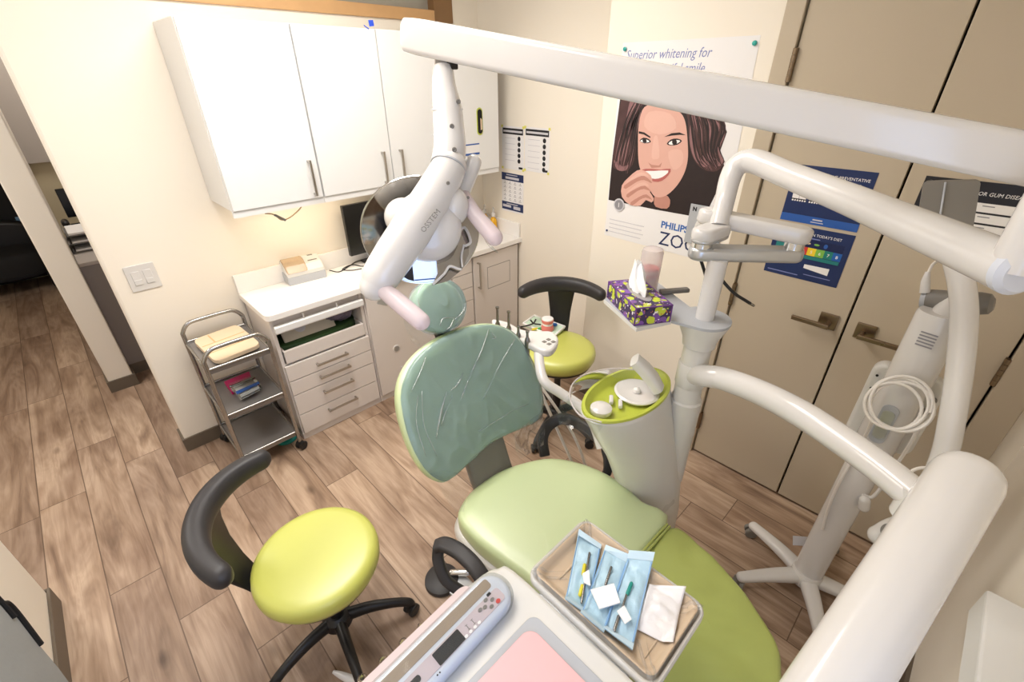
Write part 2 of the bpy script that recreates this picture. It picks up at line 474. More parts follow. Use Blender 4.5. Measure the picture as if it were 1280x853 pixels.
struct(MB().box(-2.3, 2.75, -.55, 8.0, -.06, 0).build('floor', FLOOR))
struct(MB().box(-2.3, 2.75, -.55, 8.0, 2.75, 2.83).build('ceiling', 'white_ceiling'))
w = MB()
w.box(.30, 2.55, YL, YL+.13, 0, 2.185).prism([(.30, YL+.13), (.063, YL+.13), (.055, YL+.122), (.055, YL+.014), (.0565, YL+.007), (.061, YL+.0025), (.069, YL), (.30, YL)], 2.75).box(2.2, 2.55, YL, YL+.13, 2.185, 2.75).box(.30, 2.2, YL, YL+.13, 2.66, 2.75)
struct(w.build('wall_left', 'cream_wall'))
w = MB().box(XB, 2.55, 1.53, YL, 0, 2.75).box(XD, 2.55, .755, 1.53, 0, 2.75, .006)
w.box(XD, 2.55, -.26, .755, 2.42, 2.75).box(XD, 2.55, YR-.13, -.35, 0, 2.75)
struct(w.build('wall_back', 'cream_wall'))
struct(MB().box(XN-.13, 2.55, YR-.13, YR, 0, 2.75).build('wall_right', 'cream_wall'))
struct(MB().box(XN-.13, XN, YR-.13, 2.112, 0, 2.75, .012).build('wall_front', 'cream_wall'))
bb = MB().box(.043, .60, YL-.012, YL, 0, .085).box(.043, .055, YL, YL+.13, 0, .085)
struct(bb.build('baseboard_left', 'brown_vinyl'))
struct(MB().box(XN, XN+.012, YR, 2.124, 0, .10, .003).box(XN-.13, XN, 2.112, 2.124, 0, .10).build('baseboard_front', 'brown_vinyl'))
struct(MB().box(XN, 2.15, YR, YR+.012, 0, .085).build('baseboard_right', 'brown_vinyl'))
struct(MB().box(XD-.012, XD, .76, 1.53, 0, .085).box(XB-.012, XB, 1.53, YL-.42, 0, .085).build('baseboard_back', 'brown_vinyl'))

# interior window above the cabinets
wi = struct(MB().box(.30, 2.06, YL-.015, YL+.12, 2.185, 2.245, .004).box(.30, 2.06, YL-.015, YL+.12, 2.60, 2.66, .004).box(.30, .36, YL-.015, YL+.12, 2.245, 2.60, .004).build('window_1', 'oak'))
MB().box(2.06, 2.2, YL-.015, YL+.12, 2.185, 2.66, .004).build('post', 'oak_dark', wi, label='darker wooden post')
MB().box(.36, 2.06, YL+.05, YL+.058, 2.245, 2.60).build('pane', 'grey_glass', wi)

# double closet doors with their steel frame
fr = MB().box(XD-.016, XD+.03, .688, .755, 0, 2.42, .004).box(XD-.016, XD+.03, -.352, -.256, 0, 2.42, .004).box(XD-.016, XD+.03, -.352, .755, 2.42, 2.48, .004)
struct(fr.build('trim_1', 'taupe_paint'))
struct(MB().box(XD+.05, XD+.06, -.3, .7, 0, 2.42).build('dark_gap_backing', 'dark_gap'))  # near-black sheet: closet darkness behind the door gaps put into its colour
def door(n, y0, y1, hy, s):
    d = struct(MB().box(XD, XD+.045, y0, y1, .012, 2.415, .003).build('door_%d' % n, 'taupe_paint'))
    rose = MB().box(XD-.010, XD, hy-.034, hy+.034, .966, 1.034, .003)
    h = rose.build('door_handle', 'bronze_metal', d)
    lv = MB().cyl((XD-.008, hy-.006*s, .994), (XD-.052, hy-.006*s, .994), .011)
    lv.box(XD-.060, XD-.046, min(hy-.016*s, hy+.125*s), max(hy-.016*s, hy+.125*s), .984, 1.003, .003)
    lv.build('lever', 'bronze_metal', h)
    hy2 = y1 if s > 0 else y0
    for z in (.23, 1.00, 1.93):
        hb = MB()
        for k in range(5): hb.cyl((XD-.012, hy2+.002*s, z-.055+k*.022), (XD-.012, hy2+.002*s, z-.0345+k*.022), .0085, n=12)
        hb.box(XD-.006, XD-.001, hy2-.006, hy2+.006, z-.055, z+.055)
        hb.build('hinge', 'bronze_metal', d)
door(1, .2265, .683, .285, 1)
door(2, -.248, .2185, .152, -1)

# white ledge fixed to the wall beside the camera
solo(MB().box(.30, 1.09, YR+.001, -.287, .90, .98, .006), 'wall_ledge', 'white_laminate', 'white boxed ledge on the cream wall behind the big white arm', 'ledge')

# ------------------------------------------------------------------ the hall beyond the doorway
struct(MB().box(-.168, -.03, 3.80, 7.0, .0, 2.75, .008).build('wall_hall_middle', 'cream_wall'))
struct(MB().box(-.18, -.018, 3.788, 7.0, 0, .085).build('baseboard_hall', 'brown_vinyl'))
struct(MB().box(-2.3, 2.75, 7.0, 7.1, 0, 2.75).box(-2.3, -2.2, 2.2, 7.0, 0, 2.75).build('wall_hall_far', 'hall_beige'))
struct(MB().box(.9, 1.0, 2.9, 7.0, 0, 2.75).build('wall_hall_right', 'hall_grey'))
struct(MB().box(-.03, .9, 5.2, 5.3, 0, 1.34).build('wall_office', 'hall_beige'))
struct(MB().box(-.03, .9, 5.15, 5.3, 1.34, 2.75).build('wall_office_upper', 'hall_grey_light'))
rc = thing('reception_desk', (.43, 4.2, 0), 'grey reception desk behind the cream wall end in the hall', 'desk')
MB().box(-.028, .898, 3.96, 4.02, .085, .838).build('front_panel', 'hall_grey', rc)
MB().box(-.028, .898, 3.95, 4.75, .838, .862, .004).build('desk_top', 'hall_grey_light', rc)
MB().box(-.028, .898, 3.965, 4.02, 0, .085).build('plinth', 'brown_vinyl', rc)
t = thing('paper_tray', (.10, 4.35, .862), 'grey stacked letter tray with papers on the reception desk', 'tray')
for k in range(3):
    z = .866+k*.055
    MB().box(-.02, .22, 4.22, 4.50, z, z+.006).box(-.02, -.014, 4.22, 4.5, z, z+.03).box(.214, .22, 4.22, 4.5, z, z+.03).build('shelf', 'grey_plastic', t)
    MB().box(-.005, .205, 4.225, 4.49, z+.007, z+.019).build('papers', 'paper_white', t, label='white papers')
pr = thing('desk_phone', (.10, 4.62, .862), 'dark desk phone standing behind the letter tray', 'phone')
MB().box(.0, .20, 4.56, 4.72, .863, .96, .012).build('body', 'dark_screen', pr)
MB().capsule([(.01, 4.60, .985), (.01, 4.68, .985)], .022).build('handset', 'black_plastic', pr)
mo = thing('computer_monitor', (.13, 4.9, .701), 'black computer monitor at the back of the reception desk', 'monitor')
MB().box(.04, .40, 4.88, 4.91, .97, 1.18, .006).build('screen', 'dark_screen', mo)
MB().cyl((.2, 4.9, .71), (.2, 4.9, 1.0), .02).box(.1, .3, 4.82, 4.98, .7015, .713).build('stand', 'grey_plastic', mo)
MB().box(-.028, .898, 4.76, 5.19, .66, .70).build('back_counter', 'hall_grey_light', rc)
# dark armchair and door at the far end
solo(MB().box(-.98, -.185, 6.95, 6.985, .02, 2.1, .004), 'storage_door', 'black_door', 'black door at the far end of the hall', 'door')
ch = thing('armchair', (-.60, 6.7, 0), 'black armchair standing before the black door at the end of the hall', 'chair')
MB().cushion(smooth_loop([(-.30, -.26), (.30, -.26), (.31, .24), (-.31, .24)], 5), .20, Matrix.Translation((-.58, 6.66, .42)), .02, .04).build('seat', 'black_fabric', ch)
MB().prism(smooth_loop([(-.36, 0), (.36, 0), (.37, .38), (.30, .52), (.12, .57), (-.12, .57), (-.30, .52), (-.37, .38)], 4), .12, toward((-.58, 6.88, .10), (0, -1, 0)), .03, 3).build('backrest', 'black_plastic', ch)
for x in (-.93, -.25): MB().box(x-.05, x+.05, 6.42, 6.90, .02, .56, .03, 3).build('armrest', 'black_fabric', ch)
solo(MB().box(-.335, -.285, 6.93, 6.949, .57, .66, .002), 'wall_notice', 'blue_glass', 'small blue notice on the black door', 'notice')

# ------------------------------------------------------------------ switch plate
sw = thing('light_switch', (.183, YL, 1.05), 'white double rocker light switch on the cream wall', 'switch')
MB().prism(rrect(.123, .128, .006), .006, toward((.183, YL-.0005, 1.052), (0, -1, 0)), .002).build('cover_plate', 'white_plastic', sw)
for dx in (-.024, .024):
    t = MB().box(-.0165, .0165, -.034, .034, 0, .003, .001, mtx=toward((.183+dx, YL-.006, 1.052), (0, -1, 0)))
    t.box(-.015, .015, -.033, -.008, .002, .0055, .001, mtx=toward((.183+dx, YL-.006, 1.052), (0, -1, 0)))
    t.build('rocker', 'white_plastic', sw)

# ================================================================== CABINETRY
YF = 2.385      # carcass front of the base units
def pull(x, y, z, L, horiz=True):
    """square bar handle with two feet, standing off a front that faces -Y"""
    m = MB(); o = .028
    if horiz:
        m.box(x-L/2, x+L/2, y-o-.005, y-o+.005, z-.006, z+.006, .0015)
        for s in (-1, 1): m.box(x+s*(L/2-.007)-.005, x+s*(L/2-.007)+.005, y-o, y, z-.005, z+.005, .001)
    else:
        m.box(x-.006, x+.006, y-o-.005, y-o+.005, z-L/2, z+L/2, .0015)
        for s in (-1, 1): m.box(x-.005, x+.005, y-o, y, z+s*(L/2-.007)-.005, z+s*(L/2-.007)+.005, .001)
    return m
def carcass(x0, x1, name, label, open_z=None):
    c = thing(name, ((x0+x1)/2, 2.57, 0), label, 'cabinet')
    b = MB()
    b.box(x0, x0+.018, YF, YL-.002, .04, .81).box(x1-.018, x1, YF, YL-.002, .04, .81).box(x0, x1, YL-.012, YL-.002, .04, .81)
    b.box(x0, x1, YF+.001, YL-.002, .04, .058)
    if open_z: b.box(x0+.018, x1-.018, YF+.01, YL-.012, open_z-.018, open_z)
    else: b.box(x0, x1, YF+.001, YL-.002, .79, .81)
    b.build('carcass', 'grey_laminate', c)
    MB().box(x0, x1, YF-.006, YL-.1, 0, .04).build('plinth', 'grey_laminate', c)
    return c
def front(c, x0, x1, z0, z1, nm='drawer', hz=None, hx=None, L=.185, vert=False):
    f = MB().box(x0+.0026, x1-.0026, YF-.019, YF-.001, z0+.0026, z1-.0026, .0015).build(nm, 'grey_laminate', c)
    if hz is not None: pull(hx, YF-.019, hz, L, not vert).build('handle', 'brushed_nickel', f)
    return f
c1 = carcass(.575, 1.098, 'drawer_cabinet', 'pale drawer cabinet at the counter end with open tray above four drawers', .525)
for z0, z1, hz in ((.42, .52, .472), (.325, .42, .383), (.185, .325, .278), (.045, .185, .142)):
    front(c1, .58, 1.093, z0, z1, 'drawer', hz, .838, .19)
lip = MB().prism([(-.016, -.026), (.0, -.026), (.006, -.018), (.006, .012), (0, .018), (-.016, .018)], .505, Matrix(((0, 0, 1, .586), (-1, 0, 0, 2.36), (0, 1, 0, .752), (0, 0, 0, 1))), .002)
lip.build('pull_rail', 'white_laminate', c1, label='white rounded pull rail')
MB().box(.593, 1.08, 2.42, 2.74, .742, .752).box(.593, 1.08, 2.40, 2.42, .742, .79).build('slide_shelf', 'grey_laminate', c1)
for x in (.745, .935): MB().cyl((x, 2.362, .772), (x, 2.362, .802), .0055, n=10).build('rail_peg', 'white_plastic', c1)
for x in (.594, 1.079): MB().box(x-.002, x+.002, 2.385, 2.74, .535, .60, .001).build('drawer_slide', 'black_plastic', c1)
tr = MB().box(.60, 1.075, 2.374, 2.392, .532, .607, .002).box(.60, 1.075, 2.72, 2.73, .532, .607).box(.60, .61, 2.39, 2.73, .532, .607).box(1.065, 1.075, 2.39, 2.73, .532, .607).box(.60, 1.075, 2.39, 2.73, .532, .54)
tr.build('open_tray', 'grey_laminate', c1)
solo(MB().prism(smooth_loop([(-.22, -.13), (.2, -.13), (.22, .1), (-.2, .12)], 4), .075, Matrix.Translation((.83, 2.56, .541)), .02), 'storage_bag', 'dark_green_bag', 'dark green bag lying in the open tray of the drawer cabinet', 'bag')
PKM = Matrix.Translation((.795, 2.50, .672)) @ Matrix.Rotation(R(50), 4, 'X') @ Matrix.Rotation(R(-3), 4, 'Z')
pk = solo(MB().box(-.15, .15, -.085, .085, -.02, .0, .006, mtx=PKM), 'paper_packet', 'kraft', 'cream paper packet with round marks propped on the green bag in the open tray', 'packet')
MB().prism(ellipse(.034, .040, 24), .0008, PKM @ Matrix.Translation((-.045, -.005, .0001))).build('round_mark', 'pale_print', pk)
MB().prism(ellipse(.040, .044, 24), .0008, PKM @ Matrix.Translation((.055, .035, .0001))).build('dark_mark', 'grey_plastic', pk)
bg = MB()
t_ = bmesh.new(); bmesh.ops.create_icosphere(t_, subdivisions=5, radius=.085); [setattr(f, 'smooth', True) for f in t_.faces]; bg._in(t_, Matrix.Translation((.985, 2.53, .672)) @ Matrix.Diagonal((1.0, 1.2, .72, 1)))
for v in bg.b.verts: v.co += noise.noise_vector(v.co*18)*.020+noise.noise_vector(v.co*50)*.006
solo(bg, 'plastic_bag', 'mauve_bag', 'crumpled mauve plastic bag in the open tray beside the packet', 'bag')

c2 = carcass(1.102, 1.752, 'tall_door_cabinet', 'pale cabinet with one plain door and a round vent')
d = front(c2, 1.107, 1.748, .045, .80, 'door')
vt = MB().lathe([(.026, 0), (.026, .003), (.022, .004), (.0, .004)], toward((1.262, YF-.019, .356), (0, -1, 0)), 28)
vt = vt.build('vent', 'white_plastic', d, label='round white vent')
sl = MB()
for k in range(-3, 4):
    hw = math.sqrt(max(0, .019**2-(k*.0052)**2)); sl.box(-hw, hw, k*.0052-.0012, k*.0052+.0012, .0042, .0046, mtx=toward((1.262, YF-.0195, .356), (0, -1, 0)))
sl.build('slot', 'grey_plastic', vt)
MB().cyl((1.262+.02, YF-.019, .20), (1.262+.02, YF-.026, .20), .007, n=14).build('knob', 'white_plastic', d)
c3 = carcass(1.756, 1.938, 'narrow_drawer_cabinet', 'narrow pale cabinet of five small drawers')
for z0, z1 in ((.70, .80), (.59, .70), (.49, .59), (.31, .49), (.045, .31)): front(c3, 1.76, 1.935, z0, z1, 'drawer')
c4 = carcass(1.942, 2.395, 'counter_door_cabinet', 'pale cabinet with one handled door and inset panel beside the back wall')
d = front(c4, 1.946, 2.392, .045, .80, 'door', .66, 1.985, .20, True)
ln = MB()
x0, x1, z0, z1 = 2.075, 2.305, .525, .695
for a, b_, c_, e in ((x0, x1, z0, z0+.004), (x0, x1, z1-.004, z1), (x0, x0+.004, z0, z1), (x1-.004, x1, z0, z1)): ln.box(a, b_, YF-.0195, YF-.0185, c_, e)
ln.build('inset_panel', 'grey_plastic', d)
struct(MB().box(2.396, XB, YF, YL, 0, .81).build('trim_3', 'brown_vinyl'))

wt = MB()
out = [(.558, YL-.002), (.558, 2.385), (.562, 2.366), (.575, 2.352), (.594, 2.347)] + [(XB-.001, 2.347), (XB-.001, YL-.002)]
wt.prism(out, .036, None, .004, z0=.811)
solo_wt = solo(wt, 'worktop', 'worktop', 'long white worktop on the pale cabinets along the wall', 'worktop')
MB().box(.558, XB-.001, YL-.021, YL-.0015, .847, .952, .003).box(XB-.020, XB-.001, 2.36, YL-.021, .847, .952, .003).build('backsplash', 'worktop', solo_wt)

def upper(x0, x1, doors, label):
    c = thing('wall_cabinet', ((x0+x1)/2, 2.6, 1.34), label, 'cabinet')
    MB().box(x0, x1, 2.438, YL-.002, 1.358, 2.104, .001).build('carcass', 'white_laminate', c)
    MB().box(x0, x1, 2.425, 2.445, 1.328, 1.3585).build('light_rail', 'white_laminate', c)
    for a, b_, hx in doors:
        f = MB().box(a+.0024, b_-.0024, 2.418, 2.437, 1.36, 2.102, .0015).build('door', 'white_laminate', c)
        if hx: pull(hx, 2.418, 1.46, .17, False).build('handle', 'brushed_nickel', f)
    return c
upper(.575, 1.012, [(.575, 1.012, .966)], 'white wall cabinet nearest the doorway, one door with its handle at the lower corner')
upper(1.016, 1.858, [(1.016, 1.436, 1.378), (1.437, 1.858, 1.492)], 'white two-door wall cabinet with a pair of upright handles')
c = thing('wall_cabinet', (2.06, 2.6, 1.34), 'white wall cabinet with an oval glove slot beside the back wall', 'cabinet')
MB().box(1.862, 2.262, 2.438, YL-.002, 1.358, 2.104, .001).build('carcass', 'white_laminate', c)
MB().box(1.862, 2.262, 2.425, 2.445, 1.328, 1.3585).build('light_rail', 'white_laminate', c)
dm = MB().box(1.8635, 2.2605, 2.418, 2.437, 1.36, 2.102, .0015).build('door', 'white_laminate', c)
def slot(w_, h_):
    o = []
    for k in range(13): a = R(180*k/12); o.append((w_*math.cos(a), h_+w_*math.sin(a)))
    for k in range(13): a = R(180+180*k/12); o.append((w_*math.cos(a), -h_+w_*math.sin(a)))
    return o
SP = (2.097, 2.418, 1.65)
sl = MB().prism(slot(.024, .055), .004, toward((SP[0], 2.4185, SP[2]), (0, -1, 0)), .0015).build('slot_rim', 'lime_cap', dm, label='green rim of the slot')
MB().prism(slot(.018, .052), .002, toward((SP[0], 2.415, SP[2]), (0, -1, 0))).build('slot_opening', 'dark_gap', sl)
MB().prism([(0, -.05), (.012, -.045), (.012, .01), (.0, .02)], .002, toward((SP[0]+.003, 2.4135, SP[2]), (0, -1, 0))).build('glove_box', 'bamboo', sl)
st = thing('cabinet_sticker', (2.05, 2.417, 1.45), 'small white and blue notice on the glove slot cabinet door', 'notice')
x0, z1 = (1.929, 2.417, 1.534)[0], (2.08, 2.417, 1.53)[2]; x1 = (2.086, 2.417, 1.52)[0]; z0 = (2.076, 2.417, 1.459)[2]
MB().box(x0, x1, 2.4165, 2.4179, z0, z1).build('paper', 'poster_white', st)
MB().box(x0, x1, 2.4158, 2.4165, z1-.012, z1-.004).box(x0, x1, 2.4158, 2.4165, z0, z0+.012).build('print', 'mid_blue', st)
us = thing('under_cabinet_light', (1.0, 2.6, 1.34), 'slim warm light strip under the wall cabinets', 'light')
MB().box(.66, 1.30, 2.52, 2.57, 1.338, 1.357, .002).build('housing', 'white_plastic', us)
MB().box(.67, 1.29, 2.525, 2.565, 1.334, 1.338).build('diffuser', 'warm_strip', us)
solo(MB().tube([(0.7319, 2.5, 1.31), (0.7716, 2.5, 1.298), (0.8027, 2.5, 1.264), (0.8446, 2.5, 1.268), (0.902, 2.5, 1.299), (0.9247, 2.5, 1.324)], .0035, 8, 6), 'lamp_cord', 'tan_cord', 'thin cord hanging under the wall cabinets', 'cord')
MB().capsule([(0.7782, 2.5, 1.293), (0.8182, 2.5, 1.261)], .007, 10).build('inline_switch', 'grey_plastic', bpy.data.objects['lamp_cord'], label='grey inline switch')
tp = MB().prism([(-.012, -.014), (.014, -.01), (.012, .014), (-.014, .012)], .002, toward((1.418, 2.417, 2.124), (0, -1, 0)))
tp.plate([V(1.375, 2.4165, 2.112), V(1.40, 2.4165, 2.098), V(1.402, 2.4165, 2.102), V(1.377, 2.4165, 2.116)], (0, -.001, 0))
solo(tp, 'blue_tape', 'blue_tape', 'scrap of blue tape at the top edge of the wall cabinet doors', 'tape')
solo(MB().prism(rrect(.075, .085, .004), .0015, toward((1.23, 2.365, 0.7268), (0, -1, 0)) @ Matrix.Rotation(R(-28), 4, 'Z')), 'clear_tag', 'clear_film', 'clear plastic square stuck on the plain cabinet door above its vent', 'plastic')

# ------------------------------------------------------------------ on the worktop
ZT = .847
am = thing('capsule_mixer', (.90, 2.58, ZT), 'beige capsule mixer with a tinted lid on the worktop', 'machine')
A0, A1, A2 = V(*(0.8035, 2.656, 0.848)), V(*(1.024, 2.641, 0.848)), V(*(0.8664, 3.029, 0.848))
ux = (A1-A0).normalized(); Lx = (A1-A0).length; fm = frame(A0, ux, (0, 0, 1))       # local z = -depth direction
fm = frame(A0, ux, Vector((0, 0, 1)).cross(ux))
dp = .128
def bodyp(x0, x1, prof, m=fm):
    """profile in (depth, height) swept across the width"""
    return MB().prism([(p[0], p[1]) for p in prof], x1-x0, m @ Matrix(((0, 0, 1, x0), (1, 0, 0, 0), (0, 1, 0, 0), (0, 0, 0, 1))), .006, 3)
bodyp(0, Lx, [(0, .0), (dp, 0), (dp, .065), (0, .045)]).build('base', 'light_grey_plastic', am)
bodyp(.004, Lx-.002, [(.004, .046), (dp, .066), (dp, .118), (dp*.7, .126), (.035, .098), (.004, .066)]).build('housing', 'unit_white', am)
bodyp(.006, Lx*.56, [(.0, .068), (.028, .104), (dp*.4, .124), (dp*.66, .132), (dp*.8, .129), (dp*.66, .11), (.03, .08)]).build('lid', 'smoke_lid', am, label='tinted see-through lid')
MB().box(Lx*.72, Lx*.86, .085, .10, .122, .1262, .001, mtx=fm).box(Lx*.66, Lx*.9, .048, .054, .095, .1090, .0005, mtx=fm).build('button', 'grey_plastic', am)
solo(MB().tube([(1.081, 2.727, 0.85), (1.111, 2.659, 0.85), (1.198, 2.701, 0.852), (1.278, 2.747, 0.851), (1.329, 2.713, 0.852), (1.308, 2.637, 0.85), (1.258, 2.648, 0.85), (1.225, 2.71, 0.853), (1.144, 2.683, 0.85), (1.18, 2.627, 0.85), (1.236, 2.609, 0.85)], .0032, 8, 6), 'mixer_cord', 'black_cord', 'thin dark cord coiled on the worktop beside the capsule mixer', 'cord')
mn = thing('desk_monitor', (1.35, 2.66, ZT), 'black monitor standing on the worktop behind the round lamp mirror', 'monitor')
MB().box(1.205, 1.62, 2.655, 2.685, .925, 1.235, .004).build('screen', 'dark_screen', mn)
MB().box(1.38, 1.44, 2.685, 2.70, .86, 1.1, .003).box(1.30, 1.52, 2.62, 2.74, ZT+.001, ZT+.013, .003).build('stand', 'black_plastic', mn)
for (px, lab, hh) in ((V(2.335, 2.672, 0), 'soap bottle with amber liquid and white pump nearest the cabinet wall', .15), (V(2.345, 2.585, 0), 'soap bottle with amber liquid and white pump nearest the back wall', .14)):
    s = thing('soap_bottle', (px.x, px.y, ZT), lab, 'bottle', 'amber soap bottles at the end of the worktop')
    t = Matrix.Translation((px.x, px.y, ZT+.001))
    MB().lathe([(.026, 0), (.029, .004), (.029, hh*.55), (.024, hh*.75), (.012, hh*.85), (.012, hh*.9)], t, 20).build('body', 'amber_soap', s)
    MB().lathe([(.014, hh*.9), (.014, hh+.015), (.005, hh+.018), (.005, hh+.045)], t, 14).capsule([t @ V(0, 0, hh+.05), t @ V(-.02, -.03, hh+.048)], .006, 8).build('pump', 'white_plastic', s)
sk = thing('sink_faucet', (2.05, 2.53, ZT), 'steel faucet rising from the worktop behind the dental light', 'faucet')
fx = V(2.05, 2.53, ZT)
MB().lathe([(.03, .001), (.03, .008), (.018, .014), (.016, .06), (.014, .10)], Matrix.Translation(fx), 20).tube([fx+V(0, 0, .09), fx+V(0, 0, .15), fx+V(-.02, -.04, .185), fx+V(-.04, -.10, .17), fx+V(-.045, -.11, .13)], .011, 14, 6).build('spout', 'sink_steel', sk)
MB().capsule([fx+V(.014, 0, .06), fx+V(.06, 0, .075)], .006, 10).build('handle', 'sink_steel', sk)
bx = V(2.27, 2.56, 0)
solo(MB().box(bx.x-.05, bx.x+.05, bx.y-.02, bx.y+.02, ZT+.001, ZT+.075, .004), 'pink_carton', 'soft_pink', 'small pale pink carton on the worktop in front of the soap', 'box')

# ================================================================== PAPERS ON THE WALLS
def wallframe(x, y, z): return frame((x, y, z), (0, -1, 0), (0, 0, 1))      # local x to the right, y up, z out of the wall
def sheet(x, y0, y1, z0, z1, m, name, parent, th=.0012):
    return MB().box(x-th, x, min(y0, y1), max(y0, y1), z0, z1).build(name, m, parent)
# two lists and a blue chart on the set-back wall
for k, (ya, yb, za, zb, lab) in enumerate(((2.548, 2.334, 1.322, 1.600, 'white list with dark heading pinned beside the wall cabinet'), (2.325, 2.102, 1.330, 1.606, 'white list with dark heading, farther from the wall cabinet'))):
    p = thing('wall_list', (XB, (ya+yb)/2, (za+zb)/2), lab, 'notice', 'white lists on the set-back wall')
    sheet(XB-.0005, ya, yb, za, zb, 'poster_white', 'paper', p)
    h = MB().box(XB-.0025, XB-.0017, yb+.008, ya-.008, zb-.050, zb-.012); h.build('heading', 'black_print', p)
    MB().box(XB-.0031, XB-.0024, yb+.016, ya-.016, zb-.038, zb-.025).build('heading_text', 'pale_print', p)
    n = 5 if k == 0 else 6
    ic = MB(); tx = MB()
    for j in range(n):
        z = zb-.074-j*.036
        ic.prism(ellipse(.014, .015, 14), .0008, wallframe(XB-.0017, yb+.045, z)); tx.box(XB-.0024, XB-.0017, yb+.085, ya-.03, z-.002, z+.001)
    ic.build('printed_icon', 'black_print', p); tx.build('printed_text', 'pale_print', p)
    MB().box(XB-.0025, XB-.0017, yb+.010, yb+.048, za+.008, za+.022).build('footer_mark', 'black_print', p)
    for yy in (ya-.004, yb+.004):
        for zz in (za+.004, zb-.002): MB().box(XB-.0034, XB-.0025, yy-.009, yy+.009, zz-.008, zz+.008).build('yellow_tape', 'yellow_tape', p, label='yellow tape at a corner')
p = thing('wall_chart', (XB, 2.44, 1.16), 'blue and white chart on the set-back wall below the lists', 'chart')
ya, yb, za, zb = 2.556, 2.334, 1.030, 1.293
sheet(XB-.0005, ya, yb, za-.012, zb, 'poster_white', 'paper', p)
MB().box(XB-.0025, XB-.0017, yb, ya, zb-.052, zb).build('blue_band', 'navy_print', p)
MB().box(XB-.0025, XB-.0017, yb, ya, za, za+.058).build('blue_band', 'navy_print', p)
MB().box(XB-.0032, XB-.0025, yb+.045, ya-.04, zb-.042, zb-.026).box(XB-.0032, XB-.0025, yb+.06, ya-.05, zb-.015, zb-.01).build('printed_text', 'pale_print', p)
MB().box(XB-.0032, XB-.0025, yb+.055, ya-.05, za+.042, za+.048).box(XB-.0032, XB-.0025, yb+.03, yb+.10, za+.012, za+.034).box(XB-.0032, XB-.0025, yb+.125, ya-.01, za+.018, za+.036).build('printed_text', 'pale_print', p)
g = MB()
for r_ in range(5):
    for c_ in range(4):
        g.box(XB-.0024, XB-.0017, yb+.02+c_*.052, yb+.045+c_*.052, za+.072+r_*.029, za+.075+r_*.029); g.prism(ellipse(.004, .004, 8), .0006, wallframe(XB-.0017, yb+.032+c_*.052, za+.084+r_*.029))
g.build('printed_text', 'grey_print', p)

# whitening poster with the smiling woman
PX0 = XD-.0005
po = thing('advertising_poster', (XD, 1.13, 1.57), 'large poster of a smiling dark-haired woman on the cream wall', 'poster')
MB().plate([(PX0, 1.442, 2.03), (PX0, .825, 2.03), (PX0, .80, 1.115), (PX0, 1.440, 1.122)], (-.0012, 0, 0)).build('paper', 'poster_white', po)
def pl(pts, m, name, k, parent=po, sm=0):
    """flat printed shape, k layers above the paper"""
    P = smooth_loop(pts, sm) if sm else [V(*p) for p in pts]
    x = PX0-.0012-.0004*k
    mb = MB(); mb.plate([(x, p[1], p[2]) for p in P], (-.0003, 0, 0))
    return mb.build(name, m, parent)
fi = pl([(2.15, 1.426, 1.812), (2.15, 1.326, 1.854), (2.15, 1.16, 1.843), (2.15, 1, 1.791), (2.15, 0.9112, 1.739), (2.15, 0.8754, 1.689), (2.15, 0.8882, 1.608), (2.15, 0.8419, 1.531), (2.15, 0.8649, 1.442), (2.15, 0.8981, 1.317), (2.15, 1.149, 1.313), (2.15, 1.435, 1.315), (2.15, 1.437, 1.459), (2.15, 1.437, 1.538), (2.15, 1.43, 1.707)], 'hair_dark', 'woman_figure', 1)
pl([(2.15, 1.416, 1.806), (2.15, 1.323, 1.841), (2.15, 1.273, 1.842), (2.15, 1.312, 1.764), (2.15, 1.31, 1.642), (2.15, 1.307, 1.532), (2.15, 1.337, 1.479), (2.15, 1.4, 1.475), (2.15, 1.432, 1.499), (2.15, 1.43, 1.633)], 'hair', 'hair', 2, fi, 3)
pl([(2.15, 1.091, 1.804), (2.15, 0.9804, 1.782), (2.15, 0.8995, 1.734), (2.15, 0.8786, 1.673), (2.15, 0.8896, 1.615), (2.15, 0.8586, 1.572), (2.15, 0.8846, 1.529), (2.15, 0.9437, 1.529), (2.15, 0.9969, 1.564), (2.15, 1.033, 1.629), (2.15, 1.06, 1.726)], 'hair', 'hair', 2, fi, 3)
for L_ in ([(2.15, 1.366, 1.807), (2.15, 1.331, 1.808), (2.15, 1.348, 1.711), (2.15, 1.371, 1.582), (2.15, 1.394, 1.504), (2.15, 1.406, 1.522), (2.15, 1.386, 1.655)], [(2.15, 1.327, 1.781), (2.15, 1.302, 1.788), (2.15, 1.309, 1.66), (2.15, 1.324, 1.549), (2.15, 1.338, 1.548), (2.15, 1.334, 1.676)], [(2.15, 1.425, 1.52), (2.15, 1.373, 1.494), (2.15, 1.336, 1.506), (2.15, 1.351, 1.477), (2.15, 1.4, 1.475)], [(2.15, 1.044, 1.758), (2.15, 1.021, 1.753), (2.15, 1.017, 1.663), (2.15, 0.9779, 1.583), (2.15, 0.9269, 1.555), (2.15, 0.9459, 1.539), (2.15, 0.9982, 1.571), (2.15, 1.038, 1.655)], [(2.15, 0.9864, 1.761), (2.15, 0.9457, 1.738), (2.15, 0.9361, 1.663), (2.15, 0.8951, 1.608), (2.15, 0.909, 1.573), (2.15, 0.9591, 1.635), (2.15, 0.9657, 1.699)], [(2.15, 0.9256, 1.726), (2.15, 0.8834, 1.679), (2.15, 0.8918, 1.624), (2.15, 0.8635, 1.578), (2.15, 0.882, 1.55), (2.15, 0.9021, 1.607), (2.15, 0.8942, 1.666)]):
    pl(L_, 'hair_light', 'hair_strand', 3, fi, 3)
